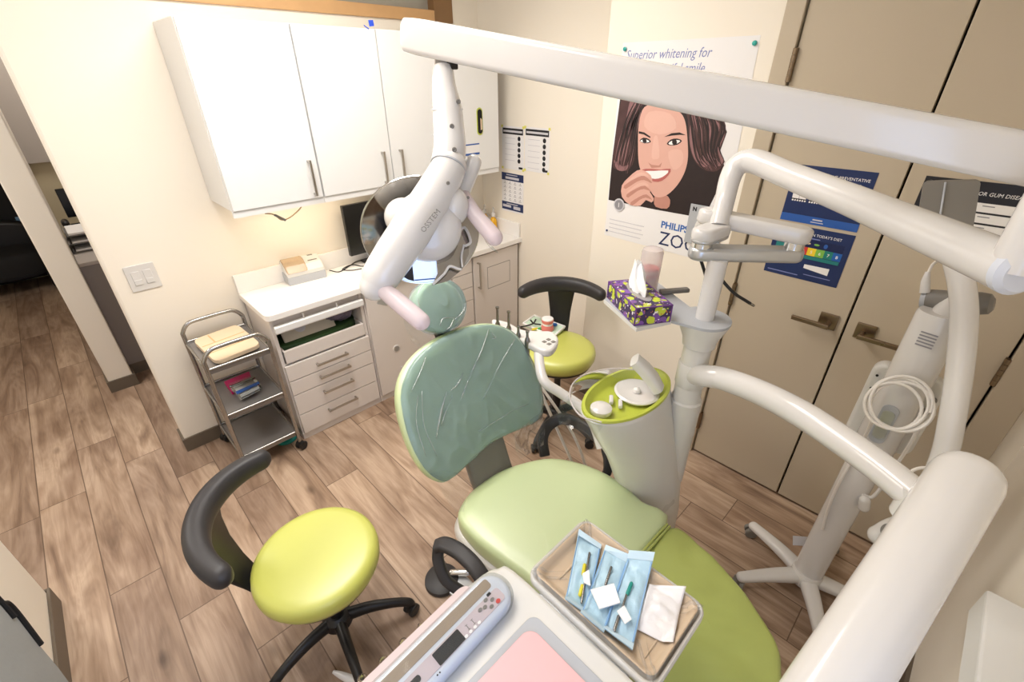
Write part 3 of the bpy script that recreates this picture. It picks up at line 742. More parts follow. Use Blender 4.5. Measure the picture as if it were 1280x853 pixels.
pl([(2.15, 1.156, 1.406), (2.15, 1.092, 1.385), (2.15, 1.078, 1.357), (2.15, 1.09, 1.328), (2.15, 1.151, 1.327), (2.15, 1.166, 1.358)], 'skin_shade', 'neck', 3, fi, 2)
def strand(pts, w_, m, k):
    P = crs(pts, 5); x = PX0-.0012-.0004*k; lo, hi = [], []
    for q, p in enumerate(P):
        d = (P[min(q+1, len(P)-1)]-P[max(q-1, 0)]).normalized(); nrm = V(0, -d.z, d.y); ww = w_*math.sin(PI*min(.97, max(.04, q/(len(P)-1))))
        lo.append((x, p.y+nrm.y*ww, p.z+nrm.z*ww)); hi.append((x, p.y-nrm.y*ww, p.z-nrm.z*ww))
    hs[m].plate(lo+hi[::-1], (-.0002, 0, 0))
LA_ = [(2.15, 1.321, 1.821), (2.15, 1.375, 1.71), (2.15, 1.413, 1.579), (2.15, 1.422, 1.496)]; LB_ = [(2.15, 1.271, 1.829), (2.15, 1.308, 1.713), (2.15, 1.311, 1.587), (2.15, 1.326, 1.468)]
RA_ = [(2.15, 1.084, 1.807), (2.15, 1.039, 1.694), (2.15, 0.9928, 1.582), (2.15, 0.9291, 1.531)]; RB_ = [(2.15, 0.9859, 1.792), (2.15, 0.8939, 1.71), (2.15, 0.8946, 1.621), (2.15, 0.859, 1.559)]
TA_ = [(2.15, 1.3, 1.854), (2.15, 1.318, 1.808), (2.15, 1.322, 1.747)]; 
rg = random.Random(3)
for A_, B_, n_ in ((LA_, LB_, 22), (RA_, RB_, 30)):
    hs = {'hair_light': MB(), 'hair_dark': MB(), 'hair': MB()}
    for q in range(n_):
        t = (q+.5)/n_; wob = .006*math.sin(q*2.3)
        pts = [V(0, a[1]*(1-t)+b_[1]*t+wob*(j % 2), a[2]*(1-t)+b_[2]*t+.012*math.sin(q*1.7+j)) for j, (a, b_) in enumerate(zip(A_, B_))]
        strand(pts, rg.choice((.0025, .004, .0055)), ('hair_light', 'hair_dark', 'hair', 'hair_dark')[q % 4], 3.3+.1*(q % 4))
    for m_ in hs: hs[m_].build('hair_strands', m_, fi)
fc = pl([(2.15, 1.286, 1.769), (2.15, 1.209, 1.781), (2.15, 1.113, 1.759), (2.15, 1.071, 1.719), (2.15, 1.042, 1.635), (2.15, 1.027, 1.561), (2.15, 1.034, 1.497), (2.15, 1.063, 1.435), (2.15, 1.109, 1.387), (2.15, 1.16, 1.375), (2.15, 1.201, 1.407), (2.15, 1.246, 1.463), (2.15, 1.278, 1.52), (2.15, 1.296, 1.607), (2.15, 1.305, 1.696)], 'skin', 'face', 4, fi, 4)
pl([(2.15, 1.258, 1.75), (2.15, 1.15, 1.747), (2.15, 1.108, 1.69), (2.15, 1.191, 1.657), (2.15, 1.273, 1.687)], 'skin_light', 'forehead', 5, fi, 3)
pl([(2.15, 1.214, 1.642), (2.15, 1.193, 1.643), (2.15, 1.171, 1.564), (2.15, 1.189, 1.548), (2.15, 1.212, 1.556)], 'skin_light', 'nose', 5, fi, 3)
pl([(2.15, 1.226, 1.529), (2.15, 1.206, 1.52), (2.15, 1.167, 1.521), (2.15, 1.153, 1.537), (2.15, 1.158, 1.515), (2.15, 1.204, 1.506)], 'skin_shade', 'nostrils', 6, fi)
pl([(2.15, 1.129, 1.586), (2.15, 1.066, 1.599), (2.15, 1.048, 1.545), (2.15, 1.09, 1.512)], 'skin_light', 'cheek', 5, fi, 3)
for b_, ey, ir in (([(2.15, 1.3, 1.664), (2.15, 1.269, 1.661), (2.15, 1.232, 1.644), (2.15, 1.235, 1.639), (2.15, 1.272, 1.652), (2.15, 1.299, 1.654)], [(2.15, 1.289, 1.622), (2.15, 1.27, 1.638), (2.15, 1.238, 1.633), (2.15, 1.228, 1.62), (2.15, 1.261, 1.613)], (806.5,175.5)), ([(2.15, 1.161, 1.649), (2.15, 1.127, 1.667), (2.15, 1.089, 1.673), (2.15, 1.056, 1.664), (2.15, 1.087, 1.663), (2.15, 1.125, 1.657)], [(2.15, 1.143, 1.62), (2.15, 1.126, 1.64), (2.15, 1.096, 1.647), (2.15, 1.07, 1.639), (2.15, 1.09, 1.621), (2.15, 1.122, 1.615)], (844,177.5))):
    pl(b_, 'hair_dark', 'eyebrow', 6, fi); pl(ey, 'hair_dark', 'eyelid', 6, fi, 2)
pl([(2.15, 1.285, 1.621), (2.15, 1.269, 1.631), (2.15, 1.242, 1.628), (2.15, 1.236, 1.621), (2.15, 1.262, 1.616)], 'teeth', 'eye', 7, fi, 2)
pl([(2.15, 1.135, 1.622), (2.15, 1.121, 1.635), (2.15, 1.094, 1.641), (2.15, 1.078, 1.637), (2.15, 1.095, 1.624), (2.15, 1.118, 1.618)], 'teeth', 'eye', 7, fi, 2)
pl([(2.15, 1.273, 1.631), (2.15, 1.256, 1.632), (2.15, 1.249, 1.619), (2.15, 1.268, 1.617)], 'hair_dark', 'iris', 8, fi, 2)
pl([(2.15, 1.118, 1.637), (2.15, 1.098, 1.64), (2.15, 1.093, 1.624), (2.15, 1.111, 1.62)], 'hair_dark', 'iris', 8, fi, 2)
pl([(2.15, 1.255, 1.492), (2.15, 1.203, 1.502), (2.15, 1.156, 1.504), (2.15, 1.103, 1.514), (2.15, 1.11, 1.484), (2.15, 1.139, 1.454), (2.15, 1.18, 1.445), (2.15, 1.228, 1.461)], 'lips', 'lips', 6, fi, 2)
pl([(2.15, 1.236, 1.487), (2.15, 1.189, 1.494), (2.15, 1.114, 1.505), (2.15, 1.126, 1.482), (2.15, 1.157, 1.463), (2.15, 1.196, 1.458), (2.15, 1.225, 1.473)], 'teeth', 'teeth', 7, fi, 2)
hd = pl([(2.15, 1.36, 1.401), (2.15, 1.327, 1.445), (2.15, 1.282, 1.485), (2.15, 1.246, 1.49), (2.15, 1.203, 1.472), (2.15, 1.188, 1.44), (2.15, 1.211, 1.441), (2.15, 1.188, 1.409), (2.15, 1.194, 1.393), (2.15, 1.167, 1.366), (2.15, 1.177, 1.344), (2.15, 1.21, 1.351), (2.15, 1.237, 1.318), (2.15, 1.298, 1.312), (2.15, 1.352, 1.345)], 'skin', 'hand', 8, fi, 2)
for f_ in ([(2.15, 1.346, 1.403), (2.15, 1.277, 1.451), (2.15, 1.237, 1.464), (2.15, 1.198, 1.446), (2.15, 1.192, 1.436), (2.15, 1.234, 1.445), (2.15, 1.274, 1.432), (2.15, 1.334, 1.388)], [(2.15, 1.325, 1.361), (2.15, 1.269, 1.401), (2.15, 1.226, 1.419), (2.15, 1.19, 1.397), (2.15, 1.228, 1.403), (2.15, 1.267, 1.386), (2.15, 1.313, 1.347)], [(2.15, 1.296, 1.325), (2.15, 1.249, 1.361), (2.15, 1.21, 1.379), (2.15, 1.174, 1.357), (2.15, 1.212, 1.363), (2.15, 1.246, 1.345), (2.15, 1.284, 1.31)]): pl(f_, 'skin_shade', 'finger_shade', 9, fi, 2)
for f_ in ([(2.15, 1.343, 1.415), (2.15, 1.28, 1.47), (2.15, 1.24, 1.479), (2.15, 1.21, 1.464), (2.15, 1.237, 1.464), (2.15, 1.277, 1.451)], [(2.15, 1.326, 1.369), (2.15, 1.272, 1.421), (2.15, 1.228, 1.435), (2.15, 1.203, 1.419), (2.15, 1.23, 1.419), (2.15, 1.27, 1.405)]): pl(f_, 'skin_light', 'finger', 9, fi, 2)
sc_ = V(*(2.15, 1.364, 1.301))
MB().lathe([(.033, 0), (.033, .0006), (.028, .0007)], wallframe(PX0-.0052, sc_.y, sc_.z), 30).build('round_seal', 'pale_print', po, label='round silver seal')
MB().lathe([(.026, 0), (.026, .0004)], wallframe(PX0-.006, sc_.y, sc_.z), 30).build('seal_centre', 'grey_print', po)
MB().text('1', .034, wallframe(PX0-.0066, sc_.y+.009, sc_.z-.012)).build('seal_text', 'poster_white', po)
a = V(*(2.15, 1.41, 1.984)); b_ = V(*(2.15, 1.397, 1.923))
MB().text('Superior whitening for', .052, wallframe(PX0-.0013, 1.418, 1.964), .22, squeeze=.86).text('a most beautiful smile.', .052, wallframe(PX0-.0013, 1.418, 1.909), .22, squeeze=.86).build('headline', 'lavender_print', po)
MB().text('PHILIPS', .046, wallframe(PX0-.0013, 1.108, 1.232), bold=.03).build('maker_wordmark', 'blue_logo', po)
MB().text('ZOOM!', .098, wallframe(PX0-.0013, 1.108, 1.145), squeeze=.95).build('product_wordmark', 'navy_print', po)
tx = MB()
for k in range(4): tx.box(PX0-.0019, PX0-.0013, 1.20+.012*(k % 2), 1.415, 1.213-k*.022, 1.218-k*.022)
tx.build('small_print', 'pale_print', po)
for yy, zz in ((1.425, 2.005), (.84, 2.005)): MB().lathe([(.006, 0), (.009, .004), (.0085, .009), (.004, .011)], wallframe(PX0-.001, yy, zz), 14).build('push_pin', 'teal_pin', po)
MB().lathe([(.006, 0), (.006, .004)], wallframe(PX0-.001, 1.425, 1.15), 12).build('pin', 'navy_print', po)

# grey plate with a letter mark beside the poster
np_ = thing('equipment_manual', (XD, .90, 1.29), 'grey square card with a small black mark over the lower poster corner', 'sign')
MB().box(XD-.012, XD-.007, .80, .969, 1.19, 1.375, .002).build('card', 'light_grey_plastic', np_)
MB().text('N', .026, wallframe(XD-.0121, .955, 1.345), bold=.05).build('printed_mark', 'black_print', np_)
MB().lathe([(.055, 0), (.05, .003), (.04, .004)], wallframe(XD-.0121, .875, 1.275), 30).build('printed_disc', 'unit_white', np_)

# charts on the closet doors
def doorsheet(name, ya, yb, za, zb, m, label, cat='poster'):
    p = thing(name, (XD, (ya+yb)/2, (za+zb)/2), label, cat); sheet(XD-.0003, ya, yb, za, zb, m, 'paper', p); return p
XS = XD-.0015
p = doorsheet('dental_poster', .578, .302, 1.375, 1.593, 'navy_print', 'navy poster with teeth pictures on the closet door, upper of the pair', 'poster')
MB().box(XS-.0006, XS, .302, .578, 1.375, 1.405).build('blue_band', 'mid_blue', p)
MB().text('THE POWER OF THE PREVENTATIVE', .0152, wallframe(XS, .560, 1.556), squeeze=.98).text('TOUCH FOR "HEALTH"', .0152, wallframe(XS, .50, 1.534)).build('headline', 'paper_white', p)
for k in range(4):
    y = .545-k*.062
    t = MB()
    for s in (0, 1):
        t.prism([(.001+s*.026, 0), (.025+s*.026, 0), (.026+s*.026, .022), (.020+s*.026, .034), (.006+s*.026, .034), (0+s*.026, .022)], .0006, wallframe(XS, y+.012, 1.462))
    t.build('tooth_picture', 'paper_white', p)
    g = MB().box(XS-.0011, XS-.0005, y-.042, y+.012, 1.458, 1.466); g.build('gum_line', 'black_print', p)
    d_ = MB()
    for q in range(6): d_.prism(ellipse(.0035, .0035, 8), .0004, wallframe(XS-.001, y+.007-q*.009, 1.459))
    d_.build('dot', 'paper_white', p)
MB().box(XS-.001, XS-.0005, .425, .46, 1.392, 1.397).box(XS-.001, XS-.0005, .42, .465, 1.383, 1.386).build('printed_logo', 'pale_print', p)
p = doorsheet('dental_poster', .584, .300, 1.145, 1.362, 'navy_print', 'navy poster about acid in the diet on the closet door, lower of the pair', 'poster')
MB().text("THE RISK OF ACID IN TODAY'S DIET", .0150, wallframe(XS, .566, 1.330), squeeze=.93).build('headline', 'paper_white', p)
MB().box(XS-.0006, XS, .32, .565, 1.232, 1.315).build('scale_panel', 'deep_navy', p)
for k, (m_, ch_) in enumerate((('teal_bar', ''), ('blue_print', ''), ('red_print', ''), ('red_print', '4'), ('yellow_print', '5'), ('lime_print', '6'), ('teal_print', '7'), ('blue_print', '8'))):
    y = .565-k*.0306
    s = MB().box(XS-.0011, XS-.0005, y-.0306, y, 1.251, 1.283).build('scale_cell', m_, p)
    if ch_: MB().text(ch_, .018, wallframe(XS-.0011, y-.011, 1.260)).build('scale_number', 'paper_white', p)
MB().box(XS-.0011, XS-.0005, .322, .563, 1.235, 1.249).build('teal_bar', 'teal_bar', p)
for k, m_ in enumerate(('bamboo', 'lime_print', 'mid_blue')): MB().prism(ellipse(.010-.003*(k == 2), .004+.005*(k == 2), 12), .0005, wallframe(XS-.0005, .448-k*.032, 1.299)).build('food_picture', m_, p)
MB().plate([(XS-.0005, .437, 1.212), (XS-.0005, .437, 1.196), (XS-.0005, .345, 1.185), (XS-.0005, .345, 1.214)], (-.0008, 0, 0)).build('tube_picture', 'paper_white', p)
MB().box(XS-.0006, XS, .45, .57, 1.158, 1.162).box(XS-.0006, XS, .33, .43, 1.168, 1.171).box(XS-.0006, XS, .41, .46, 1.318, 1.322).build('small_print', 'lavender_print', p)
p = doorsheet('dental_poster', .170, -.105, 1.380, 1.600, 'black_print', 'black poster about gum disease behind the whitening lamp', 'poster')
MB().text('ARE YOU AT RISK FOR GUM DISEASE?', .0165, wallframe(XS, .158, 1.558), .1, squeeze=.93).build('headline', 'paper_white', p)
for k in range(4): 
    q = MB().box(XS-.0008, XS, -.088, .15, 1.508-k*.034, 1.536-k*.034, .0003).build('text_panel', 'paper_white', p)
    MB().box(XS-.0014, XS-.0008, .03, .13, 1.518-k*.034, 1.520-k*.034).box(XS-.0014, XS-.0008, -.03, .0, 1.526-k*.034, 1.529-k*.034).build('printed_text', 'grey_print', q)

# ================================================================== STOOLS
def caster(parent, p, a, m='black_plastic', r=.026):
    c = V(*p); d = V(math.cos(a), math.sin(a), 0); s = V(-d.y, d.x, 0)
    w = MB()
    for k in (-1, 1): w.tube([c+s*k*.006, c+s*k*.011, c+s*k*.021, c+s*k*.024], [r*.93, r, r, r*.8], 18)
    w.cyl(c+V(0, 0, r*.4), c+V(0, 0, r+.022), .008, n=10)
    w.prism([(-r*.9, 0), (r*.5, 0), (r*.3, r*.9), (-r*.5, r*1.05)], .018, Matrix((( d.x, 0, s.x, c.x-s.x*.009), (d.y, 0, s.y, c.y-s.y*.009), (0, 1, 0, c.z), (0, 0, 0, 1))), .003)
    return w.build('caster', m, parent)

def stool(loc, back, legs, h, label):
    s = thing('operator_stool', (0, 0, 0), label, 'stool', 'green operator stools')
    MB().lathe([(.0, h-.088), (.175, h-.088), (.196, h-.082), (.206, h-.06), (.207, h-.040), (.202, h-.018), (.188, h-.006), (.165, h-.001), (.11, h+.003), (.05, h+.004), (.004, h+.004)], None, 56).build('seat', 'green_vinyl', s, ang=60)
    MB().lathe([(.0, h-.112), (.15, h-.112), (.185, h-.102), (.193, h-.086)], None, 48).box(-.09, .09, -.06, .06, h-.135, h-.11, .008).build('seat_pan', 'black_plastic', s)
    MB().lathe([(.026, .10), (.026, .26), (.019, .262), (.019, h-.12)], None, 20).build('gas_lift', 'black_plastic', s)
    MB().lathe([(.045, .075), (.055, .085), (.052, .125), (.036, .14)], None, 28).build('hub', 'black_plastic', s)
    MB().capsule([(.05, -.11, h-.115), (.12, -.2, h-.118)], .007, 10).build('lever', 'black_plastic', s)
    for k in range(5):
        a = R(legs-back+72*k); d = V(math.cos(a), math.sin(a), 0)
        pr = [(.75*math.cos(t), .95*math.sin(t)) for t in [2*PI*q/14 for q in range(14)]]
        l = MB().tube([d*.03+V(0, 0, .105), d*.12+V(0, 0, .112), d*.21+V(0, 0, .095), d*.262+V(0, 0, .073), d*.275+V(0, 0, .052)], [.03, .026, .022, .021, .017], 14, 5, prof=pr, up=(0, 0, 1)).build('leg', 'black_plastic', s)
        caster(l, d*.272+V(0, 0, .027), a+.7)
    # backrest: padded arc on a broad stem behind the seat
    pts = []; rr = []
    for k in range(25):
        t = -1+2*k/24; a = R(54*t)
        pts.append(V(.268*math.cos(a), .268*math.sin(a), h+.262-.012*t*t)); rr.append(.036+.006*(1-t*t))
    prof = [(x*.82, y) for x, y in rrect(2.0, 2.0, .8, 4)]
    MB().capsule(pts, rr, prof=prof, up=(0, 0, 1)).build('backrest', 'charcoal_urethane', s, ang=70)
    prof2 = rrect(.17, .028, .012, 4)
    st = MB()
    rings = []
    for q, (x, z, wd) in enumerate(((.262, h+.255, 1.0), (.272, h+.17, .86), (.268, h+.09, .74), (.25, h+.0, .66), (.215, h-.075, .55), (.16, h-.108, .5))):
        tz = V(1, 0, 0) if q > 3 else V(0, 0, 1)
        nrm = V(1, 0, 0) if q < 4 else V(.5, 0, .9).normalized()
        rings.append([V(x, y*wd, z)+nrm*e for y, e in prof2])
    st.loft(rings).build('back_stem', 'black_plastic', s, ang=60)
    s.location = loc; s.rotation_euler = (0, 0, R(back))
    return s
stool((.212, 1.178, 0), 148, -28, .50, 'lime green operator stool with curved black backrest on the open floor beside the chair')
stool((1.75, 1.40, 0), 40, -20, .58, 'lime green operator stool with curved black backrest against the cream wall')

# tray resting on the stool by the wall
TZ = .588
tp = [V(*p) for p in [(1.765, 1.7, 0.588), (1.891, 1.724, 0.588), (1.912, 1.495, 0.588), (1.767, 1.464, 0.588)]]
for p in tp: p.z = TZ
mt = tag(MB().plate(tp, (0, 0, .012)).build('tray', 'mint_tray'), 'mint green tray lying on the stool seat by the cream wall', 'tray')
rim = MB()
for i in range(4): rim.tube([tp[i]+V(0, 0, .014), tp[(i+1) % 4]+V(0, 0, .014)], .006, 8)
rim.build('rim', 'paper_white', mt)
mp = V(*(1.811, 1.546, 0.602))
dm = thing('denture_model', (mp.x, mp.y, .602), 'coral and white jaw model standing on the mint green tray', 'model')
MB().lathe([(.036, .0005), (.038, .006), (.034, .03), (.032, .034)], Matrix.Translation(mp), 26).build('lower_gum', 'coral_model', dm)
MB().lathe([(.031, .034), (.033, .042), (.031, .048)], Matrix.Translation(mp), 26).build('teeth', 'teeth', dm, label='white teeth band')
MB().lathe([(.033, .048), (.036, .056), (.035, .068)], Matrix.Translation(mp), 26).build('upper_gum', 'coral_model', dm)
MB().lathe([(.034, .068), (.033, .074), (.02, .077)], Matrix.Translation(mp), 26).build('cap', 'paper_white', dm)
g = thing('safety_glasses', (1.788, 1.654, 0.602), 'black-framed glasses on the mint green tray', 'glasses')
MB().tube([(1.713, 1.676, 0.606), (1.748, 1.643, 0.616), (1.789, 1.629, 0.622)], .0045, 8, 4).tube([(1.776, 1.651, 0.64), (1.785, 1.633, 0.622), (1.8, 1.628, 0.645)], .0045, 8, 4).tube([(1.784, 1.625, 0.62), (1.812, 1.599, 0.614)], .0045, 8).build('frame', 'black_cord', g)
solo(MB().capsule([(1.745, 1.601, 0.606), (1.769, 1.591, 0.606)], .008, 10), 'yellow_clip', 'yellow_clip', 'small olive clip on the mint green tray', 'clip')
solo(MB().capsule([(1.774, 1.577, 0.607), (1.782, 1.572, 0.607)], .010, 10), 'green_clip', 'green_clip', 'small bright green clip on the mint green tray beside the jaw model', 'clip')
solo(MB().capsule([(1.871, 1.55, 0.61), (1.88, 1.541, 0.61)], .010, 10), 'blue_clip', 'blue_print', 'small blue clip on the mint green tray behind the jaw model', 'clip')

# ================================================================== PATIENT CHAIR
ch = thing('dental_chair', (.89, .6, 0), 'pale green reclining dental chair under clear plastic covers', 'chair')
seat_out = smooth_loop([(.645, .378), (.642, .48), (.636, .60), (.620, .707), (.612, .82), (.627, .915), (.672, .958), (.751, .985), (.874, .986), (.985, .95), (1.091, .879), (1.156, .764), (1.180, .629), (1.160, .49), (1.133, .378)], 4)
def seatbend(v): return V(v.x, v.y, v.z+.012*((v.x-.89)/.28)**2*(1 if v.z > -.04 else 0)-.006)
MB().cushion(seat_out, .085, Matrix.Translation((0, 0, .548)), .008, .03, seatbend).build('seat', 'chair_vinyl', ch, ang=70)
leg_out = smooth_loop([(.648, .366), (.90, .364), (1.133, .366), (1.135, .243), (1.082, .089), (1.008, -.022), (.937, -.066), (.86, -.078), (.77, -.05), (.69, .06), (.652, .22)], 5)
def legbend(v):
    n = noise.noise(V(v.x*9, v.y*16, 0))*.006+noise.noise(V(v.x*22+v.y*14, v.y*10-v.x*6, 3))*.004
    return V(v.x, v.y, v.z+n*(1 if v.z > -.05 else .3)-.02*max(0, .37-v.y))
lm = MB()
rings = []
n = len(leg_out); cx = sum(p[0] for p in leg_out)/n; cy = sum(p[1] for p in leg_out)/n
for k, z in [(.93, -.085), (.98, -.08), (1, -.06), (1.0, -.04), (.997, -.022), (.985, -.010), (.96, -.003), (.92, 0)]+[(.9-.05*q, .001+.0005*q) for q in range(1, 17)]:
    rings.append([V(0, 0, .545)+legbend(V(cx+(p[0]-cx)*k, cy+(p[1]-cy)*k, z)) for p in leg_out])
lm.loft(rings).build('leg_rest', 'leg_cover', ch, ang=70, label='darker olive leg rest')
MB().tube([(.655, .378, .538), (.8, .379, .551), (.98, .379, .552), (1.128, .378, .542)], .0045, 8, 6).tube([(.655, .368, .536), (.8, .369, .549), (.98, .369, .55), (1.128, .368, .540)], .0045, 8, 6).build('piping', 'leg_cover', ch)
shell = [(.895+(p[0]-.89)*1.012, .63+(p[1]-.62)*1.015) for p in seat_out]
MB().cushion(shell, .075, Matrix.Translation((-.008, .006, .472)), 0, .02, None, .8).build('seat_shell', 'unit_white', ch)
MB().loft([[V(.89+x*1, .55+y*1, 0.001) for x, y in rrect(.36, .82, .14, 6)], [V(.89+x, .55+y, .045) for x, y in rrect(.35, .80, .14, 6)], [V(.89+x, .58+y, .075) for x, y in rrect(.26, .55, .12, 6)], [V(.89+x, .62+y, .20) for x, y in rrect(.22, .32, .1, 6)], [V(.89+x, .62+y, .41) for x, y in rrect(.24, .36, .1, 6)]]).build('base', 'unit_white', ch)
BK = frame((.885, .99, .66), (1, 0, 0), (0, .5, .866))
half = [(0, .014), (.08, .005), (.15, -.006), (.215, -.012), (.262, .0), (.303, .066), (.318, .17), (.304, .30), (.265, .385), (.195, .44), (.10, .470)]
bo = smooth_loop([(x, y) for x, y in half]+[(0, .478)]+[(-x, y) for x, y in half[::-1][:-1]], 4)
bo = [(p.x, p.y) for p in bo]
def backbend(v): return V(v.x, v.y, v.z+.030*(v.x/.32)**2+.018*((v.y-.12)/.3)**2*(1 if v.y > .12 else .2)-.012)
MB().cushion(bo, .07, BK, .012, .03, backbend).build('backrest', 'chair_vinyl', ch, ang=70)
HK = frame(BK @ V(-.004, .582, .012), (1, 0, 0), (0, .5, .866))
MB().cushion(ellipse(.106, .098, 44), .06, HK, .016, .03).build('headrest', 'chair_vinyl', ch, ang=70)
MB().box(-.03, .03, .40, .60, -.075, -.045, .006, mtx=BK).box(-.05, .05, -.05, .05, -.075, -.055, .006, mtx=HK).build('headrest_bracket', 'black_plastic', ch)
prf = rrect(.19, .05, .015, 3)
MB().loft([[V(.865+x, .955-y*.5, .43+y*.6) for x, y in prf], [V(.865+x, 1.005-y, .53) for x, y in prf], [V(.865+x, 1.045-y, .63) for x, y in prf], [V(.87+x, 1.13-y, .76) for x, y in prf]]).build('back_bracket', 'grey_plastic', ch, label='dark grey bracket behind the seat')
ap = [(x*.76, y*.48) for x, y in rrect(2, 2, .6, 4)]
def arm(top, leg):
    a = MB().tube([V(*p) for p in top], [.029, .031, .032, .032, .031, .030], 16, 6, prof=ap, up=None)
    return a.tube([V(*p) for p in leg], [.024, .024, .023, .022], 14, 6, prof=ap).build('armrest', 'charcoal_urethane', ch, ang=60)
arm([(0.481, 0.8402, 0.6), (0.4987, 0.8155, 0.615), (0.5111, 0.7576, 0.625), (0.5144, 0.6931, 0.622), (0.5118, 0.6406, 0.6), (0.5098, 0.6191, 0.555)], [(0.485, 0.8343, 0.59), (0.4703, 0.8194, 0.555), (0.464, 0.775, 0.51), (0.495, 0.7085, 0.47)])
arm([(1.126, 0.9468, 0.475), (1.147, 0.9818, 0.54), (1.2, 0.9889, 0.58), (1.252, 0.948, 0.605), (1.267, 0.83, 0.605), (1.238, 0.6875, 0.59)], [(1.241, 0.7238, 0.585), (1.224, 0.696, 0.55), (1.2, 0.6845, 0.5), (1.121, 0.7089, 0.46)])

# clear sleeves pulled over the back and the head rest
def sleeve(name, out, mtx, k, label, seed, wr=.006, lo=-.05, bend=None):
    n = len(out); cx = sum(p[0] for p in out)/n; cy = sum(p[1] for p in out)/n
    prof_ = [(k, lo), (k*1.002, lo*.5), (k*.998, -.008), (k*.985, .002), (k*.96, .007)]+[(k*.96*(1-q/30), .009+.012*(q/30)) for q in range(1, 30)]+[(.004, .021)]
    rings = []
    for kk, z in prof_:
        ring = []
        for p in out:
            x, y = cx+(p[0]-cx)*kk, cy+(p[1]-cy)*kk; v = V(x, y, z)
            if bend: v = bend(v)
            u = x*.82+y*.57; w_ = -x*.57+y*.82      # wrinkles run on a slant
            r1 = 1-abs(noise.noise(V(w_*5+x*9+seed, u*3.0, seed)))*2
            r2 = 1-abs(noise.noise(V(x*16+seed*3, y*6+x*4, 1.7)))*2
            v.z += wr*(max(0, r1)**4+.6*max(0, r2)**5)
            ring.append(mtx @ v)
        rings.append(ring)
    return solo(MB().loft(rings, False), name, 'sleeve_film', label, 'plastic cover', 'clear covers on the chair', ang=180)
bo2 = smooth_loop([V(x, y, 0) for x, y in bo], 2); bo2 = [(p.x, p.y) for p in bo2]
bcv = sleeve('backrest_cover', bo2, BK, .978, 'clear wrinkled plastic sleeve over the chair backrest', 2.3, .007, -.013, backbend)
hcv = sleeve('headrest_cover', ellipse(.108, .100, 64), HK, 1.03, 'clear wrinkled plastic sleeve over the round headrest', 5.1, .006, -.05)
def creases(parent, mtx, lines, z, bend=None):  # film fold ridges with their highlights put in as pale glossy tubes
    for w_, pts in lines:
        P = [V(x, y, 0) for x, y in pts]
        P = [bend(p) if bend else p for p in P]
        mb = MB().tube([mtx @ V(p.x, p.y, p.z+z) for p in P], [.0012]+[w_]*max(1, len(P)-2)+[.0010], 8, 4)
        mb.build('crease_glint', 'crease_glint_film', parent, label='crease highlight in the film', ang=180)
creases(bcv, BK, [(.0040, [(-.117, .285), (-.154, .245), (-.185, .208), (-.226, .157)]), (.0026, [(-.023, .319), (-.06, .29), (-.101, .28)]), (.0026, [(.147, .43), (.087, .366), (.001, .296), (-.067, .235)]), (.003, [(-.03, .268), (-.055, .248), (-.072, .230)]), (.0022, [(-.147, .434), (-.195, .388), (-.25, .346)]), (.0018, [(.152, .415), (.164, .387), (.148, .389)]), (.0018, [(-.10, .26), (-.145, .225), (-.19, .185)]), (.0012, [(.247, .348), (.148, .284), (.017, .189)]), (.0012, [(-.231, .322), (-.276, .238), (-.289, .124)]), (.0012, [(-.051, .09), (.118, .089), (.206, .081)]), (.0012, [(-.21, .33), (-.25, .22), (-.25, .10)])], .017, backbend)
creases(hcv, HK, [(.0022, [(-.045, -.066), (-.023, -.048), (.022, -.060)]), (.0022, [(.022, -.060), (-.004, -.083), (-.030, -.092)]), (.0026, [(.090, -.027), (.068, -.052), (.019, -.069)]), (.0016, [(-.09, .05), (-.095, .02), (-.10, -.01)])], .020)
def flap(name, pts, label, seed):
    """thin loose film hanging between two guide lines"""
    A, B_ = crs(pts[0], 5), crs(pts[1], 5); rings = []
    for a, b_ in zip(A, B_):
        row = []
        for q in range(9):
            t = q/8; v = a.lerp(b_, t); nn = noise.noise_vector(v*14+V(seed, 0, 0))*.010; row.append(v+nn)
        rings.append(row)
    return solo(MB().loft(rings, False, False), name, 'clear_film', label, 'plastic cover', 'clear covers on the chair', ang=180)
flap('loose_film', ([BK @ V(-.29, .06, .012), BK @ V(-.28, -.03, .02), BK @ V(-.27, -.11, .02)], [BK @ V(-.16, -.004, .012), BK @ V(-.17, -.05, .02), BK @ V(-.24, -.13, .02)]), 'loose film hanging off the lower backrest corner nearest the open floor', 1.1)
flap('loose_film', ([BK @ V(.04, .015, .012), BK @ V(.07, -.05, .0), BK @ V(.08, -.10, .0)], [BK @ V(.27, .02, .012), BK @ V(.25, -.05, .0), BK @ V(.22, -.11, .0)]), 'loose film hanging off the lower backrest corner nearest the spittoon', 4.2)
flap('loose_film', ([HK @ V(-.10, .03, .01), HK @ V(-.15, .0, -.01), HK @ V(-.16, -.08, -.01)], [HK @ V(-.07, -.09, .01), HK @ V(-.10, -.12, -.02), HK @ V(-.12, -.17, -.03)]), 'loose film hanging off the headrest beside the lamp handle', 7.7)

